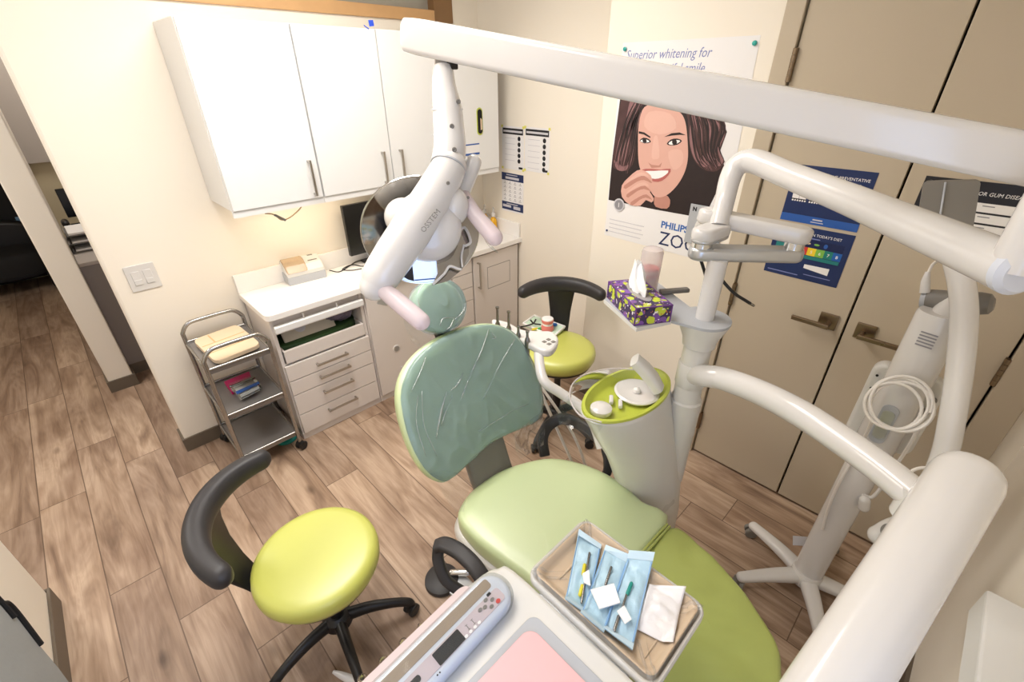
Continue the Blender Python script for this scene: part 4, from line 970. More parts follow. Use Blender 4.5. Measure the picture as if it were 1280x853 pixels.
# ================================================================== UTILITY CART
ct = thing('utility_cart', (.385, 2.5, 0), 'silver three-tier rolling cart between the wall end and the drawer cabinet', 'cart')
CX0, CX1, CY0, CY1 = .238, .532, 2.315, 2.70
for y in (CY0, CY1):
    pts = [(CX0, y, .055), (CX0, y, .40), (CX0, y, .70), (CX0+.004, y, .745), (CX0+.035, y, .782), (CX0+.08, y, .79), (CX1-.08, y, .79), (CX1-.035, y, .782), (CX1-.004, y, .745), (CX1, y, .70), (CX1, y, .40), (CX1, y, .055)]
    MB().tube(pts, .0105, 14, 4).build('hoop_frame', 'steel_tube', ct)
for z in (.68, .40, .12):
    s = MB().box(CX0-.002, CX1+.002, CY0+.004, CY1-.004, z-.004, z, .001)
    s.box(CX0-.002, CX1+.002, CY0+.004, CY0+.008, z-.02, z+.012).box(CX0-.002, CX1+.002, CY1-.008, CY1-.004, z-.02, z+.012)
    s = s.build('shelf', 'shelf_grey', ct)
    r_ = MB()
    for y in (CY0+.002, CY1-.002): r_.tube([(CX0, y, z+.008), (CX1, y, z+.008)], .0075, 12)
    for x in (CX0, CX1): r_.tube([(x, CY0, z-.002), (x, CY1, z-.002)], .0065, 12)
    r_.build('rail', 'steel_tube', s)
for x in (CX0, CX1):
    for y in (CY0, CY1): caster(ct, (x+.003, y, .027), .4)
bt = [V(*p) for p in [(0.2628, 2.656, 0.7), (0.489, 2.681, 0.7), (0.5039, 2.357, 0.7), (0.2836, 2.331, 0.7)]]
c0 = sum(bt, V(0, 0, 0))/4
def ring(k, z, rr=.16):
    """rounded four-cornered outline"""
    o = []
    P = [c0+(p-c0)*k for p in bt]
    for i in range(4):
        a, b_, c_ = P[i-1], P[i], P[(i+1) % 4]
        for q in range(7):
            t = q/6; s = b_.lerp(a, rr); e = b_.lerp(c_, rr); o.append((s*(1-t)**2+b_*2*t*(1-t)+e*t*t)*1.0)
    return [V(p.x, p.y, z) for p in o]
bo_ = solo(MB().loft([ring(.975, .687), ring(1, .690), ring(1, .7075), ring(.992, .7095)]), 'wooden_organiser', 'bamboo', 'pale bamboo drawer organiser lying upside down on the cart top', 'organiser', ang=20)
ex, ey = (bt[1]-bt[0]), (bt[3]-bt[0])
def bpt(a, b_, z): p = bt[0]+ex*a+ey*b_; return V(p.x, p.y, z)
lm = MB()
for b_ in (.36, .66): lm.plate([bpt(.04, b_, .7098), bpt(.96, b_, .7098), bpt(.96, b_+.025, .7098), bpt(.04, b_+.025, .7098)], (0, 0, -.002))
lm.plate([bpt(.30, .04, .7098), bpt(.33, .04, .7098), bpt(.33, .36, .7098), bpt(.30, .36, .7098)], (0, 0, -.002))
lm.build('slat_line', 'oak', bo_)
solo(MB().plate([V(p[0], p[1], .402) for p in [(0.3245, 2.631, 0.41), (0.4596, 2.642, 0.41), (0.442, 2.524, 0.41), (0.3239, 2.505, 0.41)]], (0, 0, .022)), 'magenta_box', 'magenta', 'flat magenta box on the middle shelf of the cart', 'box')
cs = [(0.3269, 2.535, 0.43), (0.4498, 2.531, 0.43), (0.4515, 2.401, 0.43), (0.3312, 2.38, 0.43)]
cc = thing('instrument_cassette', V(*cs[0]), 'clear case of white and blue tips leaning on the magenta box on the cart', 'case')
MB().plate([V(p[0], p[1], .426) for p in cs], (0, 0, .03)).build('clear_case', 'clear_plastic', cc)
q = [V(*p) for p in cs]; q4 = sum(q, V(0, 0, 0))/4
MB().plate([V(*(q4+(p-q4)*.82).to_tuple()[:2], .43) for p in q], (0, 0, .016)).build('tip_insert', 'paper_white', cc)
lb = [q[3].lerp(q[0], .10), q[2].lerp(q[1], .10), q[2].lerp(q[1], .30), q[3].lerp(q[0], .30)]
MB().plate([V(p.x, p.y, .4575) for p in lb], (0, 0, .001)).build('blue_label', 'mid_blue', cc)
MB().capsule([V(*(q[0].lerp(q[3], .3)).to_tuple()[:2], .462), V(*(q[1].lerp(q[2], .3)).to_tuple()[:2], .462)], .006, 10).build('tip', 'steel', cc)
fl = V(*(0.4972, 2.459, 0.02))
solo(MB().lathe([(.055, .001), (.062, .006), (.06, .02), (.045, .03), (.01, .033)], Matrix.Translation((fl.x, fl.y, 0)), 28), 'floor_puck', 'teal_grip', 'low round teal-grey puck on the floor under the cart', 'puck')

# ================================================================== BAG AT THE DOORWAY
bgm = thing('grey_bag', (-0.55, 1.555, 0.3851), 'grey fabric bag with black straps hanging on the cream wall end by the doorway', 'bag')
P = [V(*p) for p in [(-0.545, 1.489, 0.7443), (-0.545, 1.66, 0.5152), (-0.545, 1.686, 0.4613), (-0.545, 1.652, 0.2927), (-0.545, 1.638, 0.1806), (-0.545, 1.619, 0.1075), (-0.545, 1.483, 0.0833), (-0.545, 1.183, 0.3909), (-0.545, 1.048, 0.7068)]]
MB().plate(P, (-.03, 0, 0)).build('body', 'grey_fabric', bgm, sub=0)
MB().tube([V(-.542, P[1].y, P[1].z+.006), V(-.541, P[2].y, P[2].z+.004), V(-.541, P[3].y, P[3].z+.004)], .008, 8, 6).tube([V(-.542, P[1].y+.004, P[1].z+.05), V(-.541, P[1].y, P[1].z), V(-.540, P[1].y-.008, P[1].z-.06)], .007, 8, 4).build('strap', 'black_fabric', bgm)

# ================================================================== SPITTOON UNIT (tower, column, shelf, jointed pole, boom)
CX, CY = 1.36, .50
su = thing('spittoon_unit', (1.29, .55, 0), 'white spittoon tower with lime green bowl, column and overhead boom', 'dental unit')
def ell3(cx, cy, a, b, z, n=44, rot=0, tilt=0):
    o = []
    for k in range(n):
        t = 2*PI*k/n; x, y = a*math.cos(t), b*math.sin(t)
        xr, yr = x*math.cos(rot)-y*math.sin(rot), x*math.sin(rot)+y*math.cos(rot)
        o.append(V(cx+xr, cy+yr, z+tilt*xr))
    return o
RB = R(-5)
tw = MB().loft([ell3(1.315, .535, .142, .105, .0005, rot=R(-35)), ell3(1.315, .535, .136, .102, .06, rot=R(-35)), ell3(1.312, .538, .132, .10, .35, rot=R(-34)), ell3(1.295, .552, .135, .102, .52, rot=R(-29)), ell3(1.26, .580, .152, .106, .68, rot=R(-20)), ell3(1.215, .610, .178, .110, .82, rot=R(-11)), ell3(1.185, .632, .196, .112, .925, rot=RB, tilt=.03), ell3(1.182, .634, .200, .112, .938, rot=RB, tilt=.03), ell3(1.182, .634, .192, .104, .944, rot=RB, tilt=.03), ell3(1.182, .634, .186, .098, .91, rot=RB, tilt=.03)])
tw.build('tower', 'unit_white', su, ang=60)
bw = MB().loft([ell3(1.182, .634, .199, .112, .944, rot=RB, tilt=.03), ell3(1.182, .634, .197, .110, .952, rot=RB, tilt=.03), ell3(1.182, .634, .186, .100, .953, rot=RB, tilt=.03), ell3(1.182, .634, .170, .086, .930, rot=RB, tilt=.03), ell3(1.182, .634, .158, .076, .922, rot=RB, tilt=.03), ell3(1.182, .634, .08, .036, .9215, rot=RB, tilt=.03), ell3(1.182, .634, .003, .002, .9215, rot=RB, tilt=.03)], False)
bw = bw.build('bowl_tray', 'lime_cap', su, ang=50, label='lime green bowl tray')
MB().lathe([(.072, .004), (.078, .014), (.07, .018), (.05, .012), (.02, .010)], Matrix.Translation((1.225, .622, .924)), 32).lathe([(.004, .03), (.012, .024), (.014, .012)], Matrix.Translation((1.225, .622, .925)), 14).build('drain_strainer', 'white_plastic', bw)
MB().lathe([(.034, .0), (.037, .006), (.036, .018), (.03, .023), (.01, .025)], Matrix.Translation((1.055, .652, .926)), 28).build('cup_stand', 'white_plastic', bw)
for p in ((1.125, .66), (1.128, .625)): MB().box(-.02, .02, -.007, .007, 0, .016, .004, mtx=Matrix.Translation((p[0], p[1], .926)) @ Matrix.Rotation(R(35), 4, 'Z')).build('spout_base', 'white_plastic', bw)
MB().tube([(1.262, 0.5625, 0.9578), (1.252, 0.5881, 0.9971), (1.237, 0.6123, 1.029), (1.216, 0.6448, 1.063)], [.024, .026, .025, .022], prof=[(x*1.25, y*.8) for x, y in rrect(2, 2, .6, 4)]).build('cup_filler', 'unit_white', su)
gr = MB()
gl = [(0.9983, 0.7442, 0.99), (1.049, 0.7714, 0.99), (1.137, 0.7735, 0.99), (1.225, 0.7324, 0.985), (1.279, 0.6822, 0.98)]
rows = []
for k, (dz, e) in enumerate(((0, 0), (-.02, .004), (-.05, -.008), (-.07, -.03))):
    rows.append([V(*p)+V(e*1.2, -e*.6, dz) for p in [tuple(q) for q in crs([(0.9521, 0.5811, 0.985), (0.9313, 0.6446, 0.985), (0.9664, 0.7148, 0.99), (1.042, 0.7655, 0.99), (1.129, 0.7674, 0.99), (1.221, 0.7293, 0.985), (1.284, 0.6692, 0.98)], 6)]])
gr.loft(rows, False, False)
gr.build('splash_guard', 'clear_plastic', su, ang=180, label='clear plastic splash guard')
MB().tube(rows[0], .003, 8).build('guard_rim', 'frosted_tube', su)
# column and ring
MB().lathe([(.055, .52), (.055, .90), (.048, .905), (.046, .93), (.044, 1.13), (.0445, 1.14)], Matrix.Translation((CX, CY, 0)), 32).build('column', 'unit_white', su)
MB().lathe([(.045, 1.12), (.052, 1.125), (.055, 1.15), (.072, 1.19), (.078, 1.205), (.08, 1.215)], Matrix.Translation((CX, CY, 0)), 36).build('collar', 'unit_white', su)
# shelf carrying the tissues and the cups
A_, B_, C_ = V(*(1.249, 0.8113, 1.215)), V(*(1.146, 0.6179, 1.215)), V(*(1.265, 0.5665, 1.215))
D_ = V(*(1.514, 0.7557, 1.215)); E_ = V(*(1.472, 0.5249, 1.215))
prt = [A_, B_, C_, *[V(CX+.082*math.cos(R(a)), CY+.082*math.sin(R(a)), 1.215) for a in range(200, 421, 10)], D_]
MB().plate(prt, (0, 0, .009)).build('shelf', 'light_grey_plastic', su)
MB().plate([A_-V(.002, 0, .004), B_-V(.002, .002, .004), C_-V(0, .002, .004), D_-V(0, 0, .004)], (0, 0, .012)).build('shelf_lip', 'unit_white', su)
# pole, folded link arms, bent boom
JL, JR = V(*(1.344, 0.5509, 1.44)), V(*(1.517, 0.3498, 1.432))
JL.z = JR.z = (JL.z+JR.z)/2
MB().lathe([(.029, 1.215), (.029, JL.z-.015)], Matrix.Translation((CX, CY, 0)), 24).build('pole', 'white_plastic', su)
JL, JR = V(*(1.344, 0.5509, 1.44)), V(*(1.517, 0.3498, 1.432))
JL.z = JR.z = (JL.z+JR.z)/2
def flat_arm(a, b_, r0, r1, h, up=V(0, 0, 1)):
    """stadium-shaped flat link from a to b"""
    d = (b_-a); L = d.length; d.normalize(); s = up.cross(d).normalized()
    o = []
    for k in range(13): t = R(90+180*k/12); o.append((r0*math.cos(t), r0*math.sin(t)))
    for k in range(13): t = R(-90+180*k/12); o.append((L+r1*math.cos(t), r1*math.sin(t)))
    m = Matrix((d, s, d.cross(s))).transposed().to_4x4(); m.translation = a
    return MB().prism(o, h, m, min(h*.35, .012), 3)
flat_arm(JL-V(0, 0, .022), JR-V(0, 0, .022), .036, .032, .040).build('lower_link', 'silver_paint', su, label='silver lower link arm')
MB().lathe([(.03, 0), (.03, .016), (.026, .02)], Matrix.Translation(JL+V(0, 0, .016)), 26).build('link_pivot', 'chrome', su)
MB().lathe([(.027, 0), (.027, .022)], Matrix.Translation(JR+V(0, 0, .016)), 26).build('link_pivot', 'chrome', su)
UL = V(*(1.445, 0.589, 1.5)); UL.z = JR.z+.058
flat_arm(JR+V(0, 0, .036), UL, .036, .036, .046).build('upper_link', 'white_plastic', su)
T0 = V(*(1.417, 0.5425, 1.488)); T0.z = JL.z+.045
b0 = JL+V(0, 0, .034)
flat_arm(b0, V(T0.x, T0.y, b0.z), .036, .036, .04).build('pivot_block', 'white_plastic', su)
flat_arm(b0-V(0, 0, .004), V(T0.x, T0.y, b0.z-.004), .035, .035, .012).build('pivot_skirt', 'silver_paint', su)
bm = [V(T0.x, T0.y, b0.z+.03)]+[V(*p) for p in [(1.465, 0.56, 1.569), (1.491, 0.5682, 1.63), (1.506, 0.5589, 1.666), (1.504, 0.5151, 1.68), (1.455, 0.4029, 1.662), (1.338, 0.2285, 1.645), (1.181, 0.069, 1.638), (1.075, -0.0319, 1.635), (1.032, -0.0703, 1.635)]]
MB().tube(bm, [.028, .029, .031, .032, .034, .034, .035, .036, .037, .038], 28, 8).build('boom', 'white_plastic', su, ang=60)
BE = bm[-1]; bd = (bm[-1]-bm[-2]).normalized()
MB().tube([BE, BE+bd*.012, BE+bd*.02], [.0385, .0385, .03], 28).build('boom_cap', 'cool_white_plastic', su)
# assistant's holder with hand pieces
MB().tube([(1.265, 1.123, 0.93), (1.173, 1.038, 0.905), (1.116, 0.9592, 0.87), (1.143, 0.8981, 0.83), (1.173, 0.82, 0.79), (1.167, 0.7463, 0.75), (1.148, 0.6872, 0.68)], .020, 18, 7).build('holder_arm', 'white_plastic', su)
H0, H1 = V(*(1.213, 1.234, 0.95)), V(*(1.238, 1.028, 0.95))
hz = V(*(1.24, 1.128, 0.95))
hp = [(1.223, 1.373, 0.95), (1.255, 1.308, 0.95), (1.252, 1.215, 0.95), (1.281, 1.166, 0.95), (1.329, 1.108, 0.95), (1.296, 1.043, 0.95), (1.214, 1.007, 0.95), (1.182, 1.039, 0.95), (1.187, 1.133, 0.95), (1.183, 1.204, 0.95), (1.179, 1.289, 0.95)]
MB().prism([(p.x, p.y) for p in smooth_loop(hp, 4)], .034, Matrix.Translation((0, 0, .916)), .010, 3).build('instrument_holder', 'white_plastic', su)
pb = V(*(1.25, 1.056, 0.952))
for k, (a, b_) in enumerate(((-.013, -.013), (.013, -.013), (-.013, .013), (.013, .013))): MB().box(pb.x+a-.008, pb.x+a+.008, pb.y+b_-.008, pb.y+b_+.008, .9495, .952, .001).build('keypad_button', 'grey_plastic', su)
for p, L in (((1.199, 1.31, 0.95),.09), ((1.208, 1.249, 0.95),.088), ((1.192, 1.175, 0.95),.05), ((1.19, 1.121, 0.95),.05)):
    p = V(*p)
    MB().lathe([(.006, -.12), (.010, -.09), (.011, -.02), (.012, .0), (.010, .012), (.006, .02), (.0055, L-.01), (.008, L-.006), (.008, L)], Matrix.Translation(p), 16).build('suction_handpiece', 'steel', su)
for (pts) in ([(1.308, 1.43, 0.85), (1.33, .99, .5), (1.36, .85, .25), (1.33, .66, .3)], [(1.302, 1.283, 0.85), (1.28, .98, .45), (1.31, .82, .2), (1.30, .65, .25)]):
    MB().tube(pts, .007, 10, 8).build('hose', 'white_cord', su)

# things standing on the shelf
b0, b1, b2 = V(*(1.266, 0.8109, 1.225)), V(*(1.15, 0.6288, 1.225)), V(*(1.262, 0.5818, 1.225))
tb = thing('tissue_box', (b1+b2)/2, 'purple and lime patterned tissue box on the unit shelf', 'tissue box')
e1 = b0-b1; e2 = b2-b1; e2 = e2-e1*(e2.dot(e1)/e1.length_squared); L1, L2 = e1.length, e2.length
m = frame(b1, e2, V(0, 0, 1).cross(e2))
HB = .060
MB().box(0, L2, 0, L1, 0, HB, .001, mtx=m).build('carton', TISSUE, tb)
ed = MB()
for a in ((0, 0), (L2, 0), (L2, L1), (0, L1)): ed.box(a[0]-.002, a[0]+.002, a[1]-.002, a[1]+.002, 0, HB+.001, mtx=m)
for z in (0, HB):
    ed.box(-.001, L2+.001, -.0012, .0022, max(0, z-.003), z+.0012, mtx=m).box(-.0012, .0022, 0, L1, max(0, z-.003), z+.0012, mtx=m).box(L2-.0022, L2+.0012, 0, L1, max(0, z-.003), z+.0012, mtx=m).box(0, L2, L1-.0022, L1+.0012, max(0, z-.003), z+.0012, mtx=m)
ed.build('edge_band', 'purple_box', tb)
MB().prism(ellipse(.026, .075, 28), .0012, m @ Matrix.Translation((L2*.5, L1*.52, HB))).build('opening_film', 'frosted_tube', tb)
ti = MB(); rows = []
for q, (z, a, b_) in enumerate(((0, .016, .045), (.02, .02, .05), (.045, .018, .036), (.07, .012, .026), (.088, .006, .02))):
    rows.append([m @ (V(L2*.5+a*math.cos(t)*(1+.35*math.sin(3*t+q)), L1*.55+.012*q*.5+b_*math.sin(t)*(1+.2*math.cos(4*t)), HB+.001+z+.008*math.sin(5*t+q))) for t in [2*PI*k/28 for k in range(28)]])
ti.loft(rows).build('tissue', 'gauze', tb)
cp = V(*(1.399, 0.7355, 1.225))
cd = thing('cup_dispenser', cp, 'clear tube of pink paper cups on the shelf behind the tissue box', 'cup dispenser')
T = Matrix.Translation((cp.x, cp.y, 1.225))
MB().lathe([(.030, .0), (.033, .003), (.036, .10), (.037, .15), (.034, .162), (.02, .168), (.004, .169)], T, 32).build('tube', 'frosted_tube', cd)
MB().lathe([(.022, .01), (.027, .012), (.029, .07), (.0295, .088)], T, 28).build('cup_stack', 'soft_pink', cd, label='stack of pink cups')
for z in (.068, .092): MB().lathe([(.0285, z-.004), (.031, z-.002), (.031, z+.003), (.0285, z+.005)], T, 28).build('cup_rim', 'coral_model', cd)
solo(MB().box(0, .11, -.012, .012, 0, .016, .005, mtx=Matrix.Translation((cp.x+.02, cp.y-.04, 1.226)) @ Matrix.Rotation(R(-35), 4, 'Z')), 'grey_bar', 'grey_plastic', 'small grey bar lying on the shelf beside the cup tube', 'bar')
# loose black cables behind the pole
solo(MB().tube([(CX+.05, CY+.02, 1.235), (1.472, 0.5542, 1.271), (1.494, 0.5781, 1.307), (1.492, 0.605, 1.358)], .0055, 10, 6), 'black_cable', 'black_cord', 'black cable running up behind the white pole', 'cable')
cb = solo(MB().tube([(1.467, 0.5384, 1.345), (1.472, 0.506, 1.311), (1.483, 0.4691, 1.28), (1.501, 0.4349, 1.259), (1.509, 0.4202, 1.25)], .0052, 10, 6), 'loose_cable', 'black_cord', 'loose black cable end curling away from the white pole before the closet door', 'cable')
MB().capsule([(1.507, 0.4225, 1.251), (1.514, 0.4109, 1.245)], .0045, 8).build('bare_end', 'steel', cb)

# ================================================================== INSTRUMENT TABLE (arms, table, panel, tray holder)
it = thing('instrument_table', (CX, CY, .95), 'white swing-arm instrument table with control panel and pink mat in front of the chair', 'dental unit')
ca = [V(CX, CY, 1.005)]+[V(*p) for p in [(1.317, 0.4432, 1.046), (1.314, 0.3803, 1.066), (1.276, 0.2633, 1.094), (1.218, 0.1452, 1.118), (1.165, 0.0423, 1.127), (1.113, -0.0473, 1.133), (1.062, -0.1255, 1.135)]]
MB().tube(ca, [.035, .036, .037, .037, .037, .036, .035, .035], 26, 8).build('swing_arm', 'white_plastic', it, ang=60)
MB().lathe([(.047, .965), (.050, .972), (.050, 1.05), (.047, 1.056)], Matrix.Translation((CX, CY, 0)), 32).build('arm_collar', 'unit_white', it)
P0, P1 = V(*(0.9122, -0.1409, 1.314)), V(*(0.4921, -0.0858, 1.193))
bdir = (P1-P0).normalized()
MB().cyl(ca[-1]-V(0, 0, .05), ca[-1]+V(0, 0, .02), .036).build('elbow', 'white_plastic', it)
PE = P1+bdir*.16
prof = rrect(2.0, 2.0, .96, 8)
MB().tube([P0-bdir*.028, P0-bdir*.018, P0, P1, PE], [.040, .046, .049, .0475, .0465], prof=prof, up=(0, 0, 1)).build('balance_arm', 'white_plastic', it, ang=50)
E0 = P0.lerp(ca[-1], .5)
MB().tube([V(.30, -.08, 1.02), V(.33, -.05, .93), V(.36, .02, .86)], .04, 20, 6).cyl(PE, V(.29, -.085, 1.03), .05).build('table_post', 'white_plastic', it)
# table body
ZT2 = .895
body = smooth_loop([(.468, .475), (.470, .30), (.470, .06), (.452, .015), (.38, .0), (.12, .0), (.08, .04), (.08, .48), (.11, .515), (.38, .520), (.445, .505)], 4)
MB().prism([(p.x, p.y) for p in body], .05, Matrix.Translation((0, 0, ZT2-.055)), .012, 3).build('table_body', 'unit_white', it)
mp_ = [(p[0], p[1]) for p in rrect(.30, .34, .02, 4)]
MB().prism(mp_, .004, Matrix.Translation((.275, .20, ZT2-.006)), .0015).build('mat_recess', 'light_grey_plastic', it)
mm = solo(MB().prism(rrect(.262, .30, .026, 6), .005, Matrix.Translation((.268, .205, ZT2-.0015)), .002), 'silicone_mat', 'pink_rubber', 'pink silicone mat on the white instrument table', 'mat')
# control panel: a long rounded console under clear film
cpn = [(x, y) for x, y in rrect(.40, .088, .042, 8)]
PM = Matrix.Translation((.218, .446, ZT2-.006)) @ Matrix.Rotation(R(3), 4, 'Z') @ Matrix.Rotation(R(8), 4, 'X')
MB().prism(cpn, .040, PM, .012, 4).build('control_panel', 'cool_white_plastic', it)
MB().prism(rrect(.35, .030, .008, 4), .0012, PM @ Matrix.Translation((.0, -.012, .0402))).build('keypad', 'pink_film', it)
kp = MB()
MB().prism(rrect(.066, .026, .002, 2), .0008, PM @ Matrix.Translation((.025, -.013, .0414))).build('display', 'dark_screen', it, label='dark display window')
KX = .138
for k, (a, b_) in enumerate(((-.011, 0), (.011, 0), (0, -.009), (0, .009), (-.022, .003))): MB().prism(ellipse(.0052, .0038, 14), .0012, PM @ Matrix.Translation((KX+a, -.010+b_, .0414))).build('key', 'grey_plastic', it)
MB().prism(ellipse(.0055, .0045, 14), .0012, PM @ Matrix.Translation((KX+.018, -.021, .0414))).build('key', 'red_print', it, label='red key')
MB().prism(rrect(.010, .006, .001, 2), .0012, PM @ Matrix.Translation((KX+.013, .003, .0414))).build('key', 'dark_screen', it)
for a in (.075, .09): MB().box(a-.0006, a+.0006, -.018, -.008, .0414, .0420, mtx=PM).box(a-.003, a+.003, -.0186, -.0176, .0414, .0420, mtx=PM).box(a-.003, a+.003, -.0084, -.0074, .0414, .0420, mtx=PM).build('panel_mark', 'grey_plastic', it)
for a in (.05, .062, .074, .086, .098): MB().prism(ellipse(.004, .003, 12), .0006, PM @ Matrix.Translation((a, -.023, .0414))).build('key', 'paper_white', it)
for a in (-.015, -.021): MB().prism(ellipse(.0016, .0016, 8), .0006, PM @ Matrix.Translation((a, -.033, .0402))).build('indicator', 'dark_screen', it)
MB().prism(rrect(.03, .012, .005, 4), .001, PM @ Matrix.Translation((-.06, -.012, .0414))).build('key', 'dark_screen', it)
MB().prism(rrect(.30, .022, .006, 4), .001, PM @ Matrix.Translation((.02, .022, .0402))).build('side_window', 'smoke_film', it, label='amber tinted strip')
MB().prism(rrect(.33, .05, .02, 4), .003, PM @ Matrix.Translation((-.02, .052, .006)) @ Matrix.Rotation(R(-38), 4, 'X')).build('front_skirt', 'pink_film', it)
for k, x in enumerate((.10, .15, .20, .25)):
    MB().lathe([(.008, 0), (.011, .01), (.011, .05), (.006, .07)], toward((x, .535, .84), (.1, .35, -.5)), 16).build('handpiece_rest', 'clear_plastic', it)
fm_ = solo(MB().prism([(x*1.03, y*1.06) for x, y in cpn], .046, PM @ Matrix.Translation((0, 0, -.001)), .014, 4), 'panel_cover', 'clear_film', 'clear film wrapped over the control panel', 'plastic cover', 'clear covers on the table')
# tray holder frame
def rr3(x0, x1, y0, y1, r, z): return [V((x0+x1)/2+a, (y0+y1)/2+b_, z) for a, b_ in rrect(x1-x0, y1-y0, r, 6)]
TX0, TX1, TY0, TY1 = .478, .706, .108, .446
MB().loft([rr3(TX0, TX1, TY0, TY1, .03, .872), rr3(TX0, TX1, TY0, TY1, .03, .888), rr3(TX0+.003, TX1-.003, TY0+.003, TY1-.003, .028, .891), rr3(TX0+.008, TX1-.008, TY0+.008, TY1-.008, .026, .889), rr3(TX0+.012, TX1-.012, TY0+.012, TY1-.012, .026, .876), rr3(TX0+.014, TX1-.014, TY0+.014, TY1-.014, .026, .875)]).build('tray_holder', 'unit_white', it, ang=50)
MB().box(.44, .50, .16, .40, .855, .871, .004).build('tray_bracket', 'silver_paint', it)

# instrument tray and what lies in it
def ins(x, r=.02): return rr3(TX0+.014+x, TX1-.014-x, TY0+.014+x, TY1-.014-x, r, 0)
def lay(x, z, r=.02): return [V(p.x, p.y, z) for p in ins(x, r)]
tray = solo(MB().loft([lay(.016, .8775), lay(.010, .880), lay(.002, .896), lay(-.001, .899), lay(.001, .9005), lay(.006, .8985), lay(.012, .886), lay(.018, .8815), lay(.022, .8812)]), 'instrument_tray', 'beige_tray', 'beige rectangular instrument tray holding sterile pouches', 'tray', ang=50)
for y in (.385, .345): MB().tube([(TX0+.05, y, .8822), (TX1-.05, y, .8822)], .003, 8).build('tray_rib', 'beige_tray', tray)
for y in (.335, .155): MB().tube([(TX0+.045, y, .8822), (TX1-.045, y, .8822)], .0022, 8).build('tray_rib', 'beige_tray', tray)
wr = MB(); rings = []
for x, z in ((-.004, .8935), (-.003, .901), (.002, .903), (.008, .901), (.013, .890), (.017, .886), (.03, .8845), (.05, .884)):
    q = lay(x, z); rings.append([p+V(0, 0, .0006) for p in smooth_loop(q, 3)])
wr.loft(rings, False); solo(wr, 'tray_wrap', 'tray_wrap', 'clear film stretched over the beige tray', 'plastic cover', 'clear covers on the table', ang=180)

def lift(x, y): return max(0, TX0+.037-x, x-TX1+.037, TY0+.037-y, y-TY1+.037)
def pouch(pts, z, label, seed, blue=True):
    """sealed pouch: crumpled pillow with flat sealed ends"""
    P = [V(*p) for p in pts]
    n, k = 14, 26; top = []; mbx = MB(); rows = []; rows2 = []
    for i in range(n+1):
        row = []; row2 = []
        for j in range(k+1):
            u, v = i/n, j/k
            p = (P[0]*(1-u)+P[1]*u)*(1-v)+(P[3]*(1-u)+P[2]*u)*v
            e = math.sin(PI*u)**.6*(math.sin(PI*min(1, max(0, (v-.07)/.86)))**.5 if .07 < v < .93 else 0)
            h = .0060*e+.0075*noise.noise(V(u*3+seed, v*7, seed))*e+.003*abs(noise.noise(V(u*7, v*17+u*6, seed)))*(.3+e)
            zz = z+lift(p.x, p.y); row.append(V(p.x, p.y, zz+.0016+h)); row2.append(V(p.x, p.y, zz))
        rows.append(row); rows2.append(row2)
    V1 = [[mbx.b.verts.new(p) for p in r] for r in rows]; V2 = [[mbx.b.verts.new(p) for p in r] for r in rows2]
    for i in range(n):
        for j in range(k):
            mbx.b.faces.new((V1[i][j], V1[i+1][j], V1[i+1][j+1], V1[i][j+1])).smooth = True; mbx.b.faces.new((V2[i][j], V2[i][j+1], V2[i+1][j+1], V2[i+1][j]))
    for i in range(n): mbx.b.faces.new((V1[i][0], V2[i][0], V2[i+1][0], V1[i+1][0])); mbx.b.faces.new((V1[i][k], V1[i+1][k], V2[i+1][k], V2[i][k]))
    for j in range(k): mbx.b.faces.new((V1[0][j], V1[0][j+1], V2[0][j+1], V2[0][j])); mbx.b.faces.new((V1[n][j], V2[n][j], V2[n][j+1], V1[n][j+1]))
    o = solo(mbx, 'sterile_pouch' if blue else 'gauze_packet', 'pouch_blue' if blue else 'white_wrap', label, 'pouch' if blue else 'packet', 'blue sterile pouches on the tray' if blue else None, ang=180)
    if blue:
        for v0, v1 in ((0.0, .07), (.93, 1.0)):
            a0, a1 = P[0].lerp(P[3], v0), P[1].lerp(P[2], v0); b0_, b1_ = P[0].lerp(P[3], v1), P[1].lerp(P[2], v1)
            mbs = MB().plate([V(p.x, p.y, z+lift(p.x, p.y)+.0034) for p in (a0, a1, b1_, b0_)], (0, 0, .0006)); mbs.build('sealed_end', 'pouch_paper', o, label='pale sealed end')
        for u0 in (.03, .93):
            q = []
            for v in (.08, .92):
                a = P[0].lerp(P[1], u0).lerp(P[3].lerp(P[2], u0), v); b_ = P[0].lerp(P[1], u0+.04).lerp(P[3].lerp(P[2], u0+.04), v); q += [a, b_] if v < .5 else [b_, a]
            MB().plate([V(p.x, p.y, z+lift(p.x, p.y)+.0040) for p in q], (0, 0, .0006)).build('seam_line', 'pouch_seam', o, label='blue printed seam')
    return o
ZP = .886
def inst(o, pts, z, m, r=.003, nm='instrument', lab=None):
    MB().capsule([V(p[0], p[1], z) for p in pts], r, 10).build(nm, m, o, label=lab)
o1 = pouch([(0.6535, 0.4269, 0.89), (0.669, 0.3662, 0.89), (0.5003, 0.2844, 0.89), (0.4847, 0.3338, 0.89)], ZP, 'blue sterile pouch with yellow-handled instrument, first of the three from the console', 1.0)
inst(o1, [(0.6238, 0.3701, 0.9), (0.514, 0.309, 0.9)], ZP+.0115, 'steel', .0028); inst(o1, [(0.5904, 0.3589, 0.9), (0.5701, 0.3479, 0.9)], ZP+.0115, 'yellow_grip', .0042, 'grip'); inst(o1, [(0.5457, 0.3314, 0.9), (0.5257, 0.3226, 0.9)], ZP+.0115, 'yellow_grip', .0042, 'grip')
o2 = pouch([(0.6723, 0.3566, 0.89), (0.6833, 0.2968, 0.89), (0.4876, 0.2334, 0.89), (0.484, 0.2912, 0.89)], ZP+.003, 'blue sterile pouch in the middle of the overlapping three', 2.0)
inst(o2, [(0.6278, 0.3103, 0.9), (0.5846, 0.2955, 0.9)], ZP+.0145, 'steel', .0032)
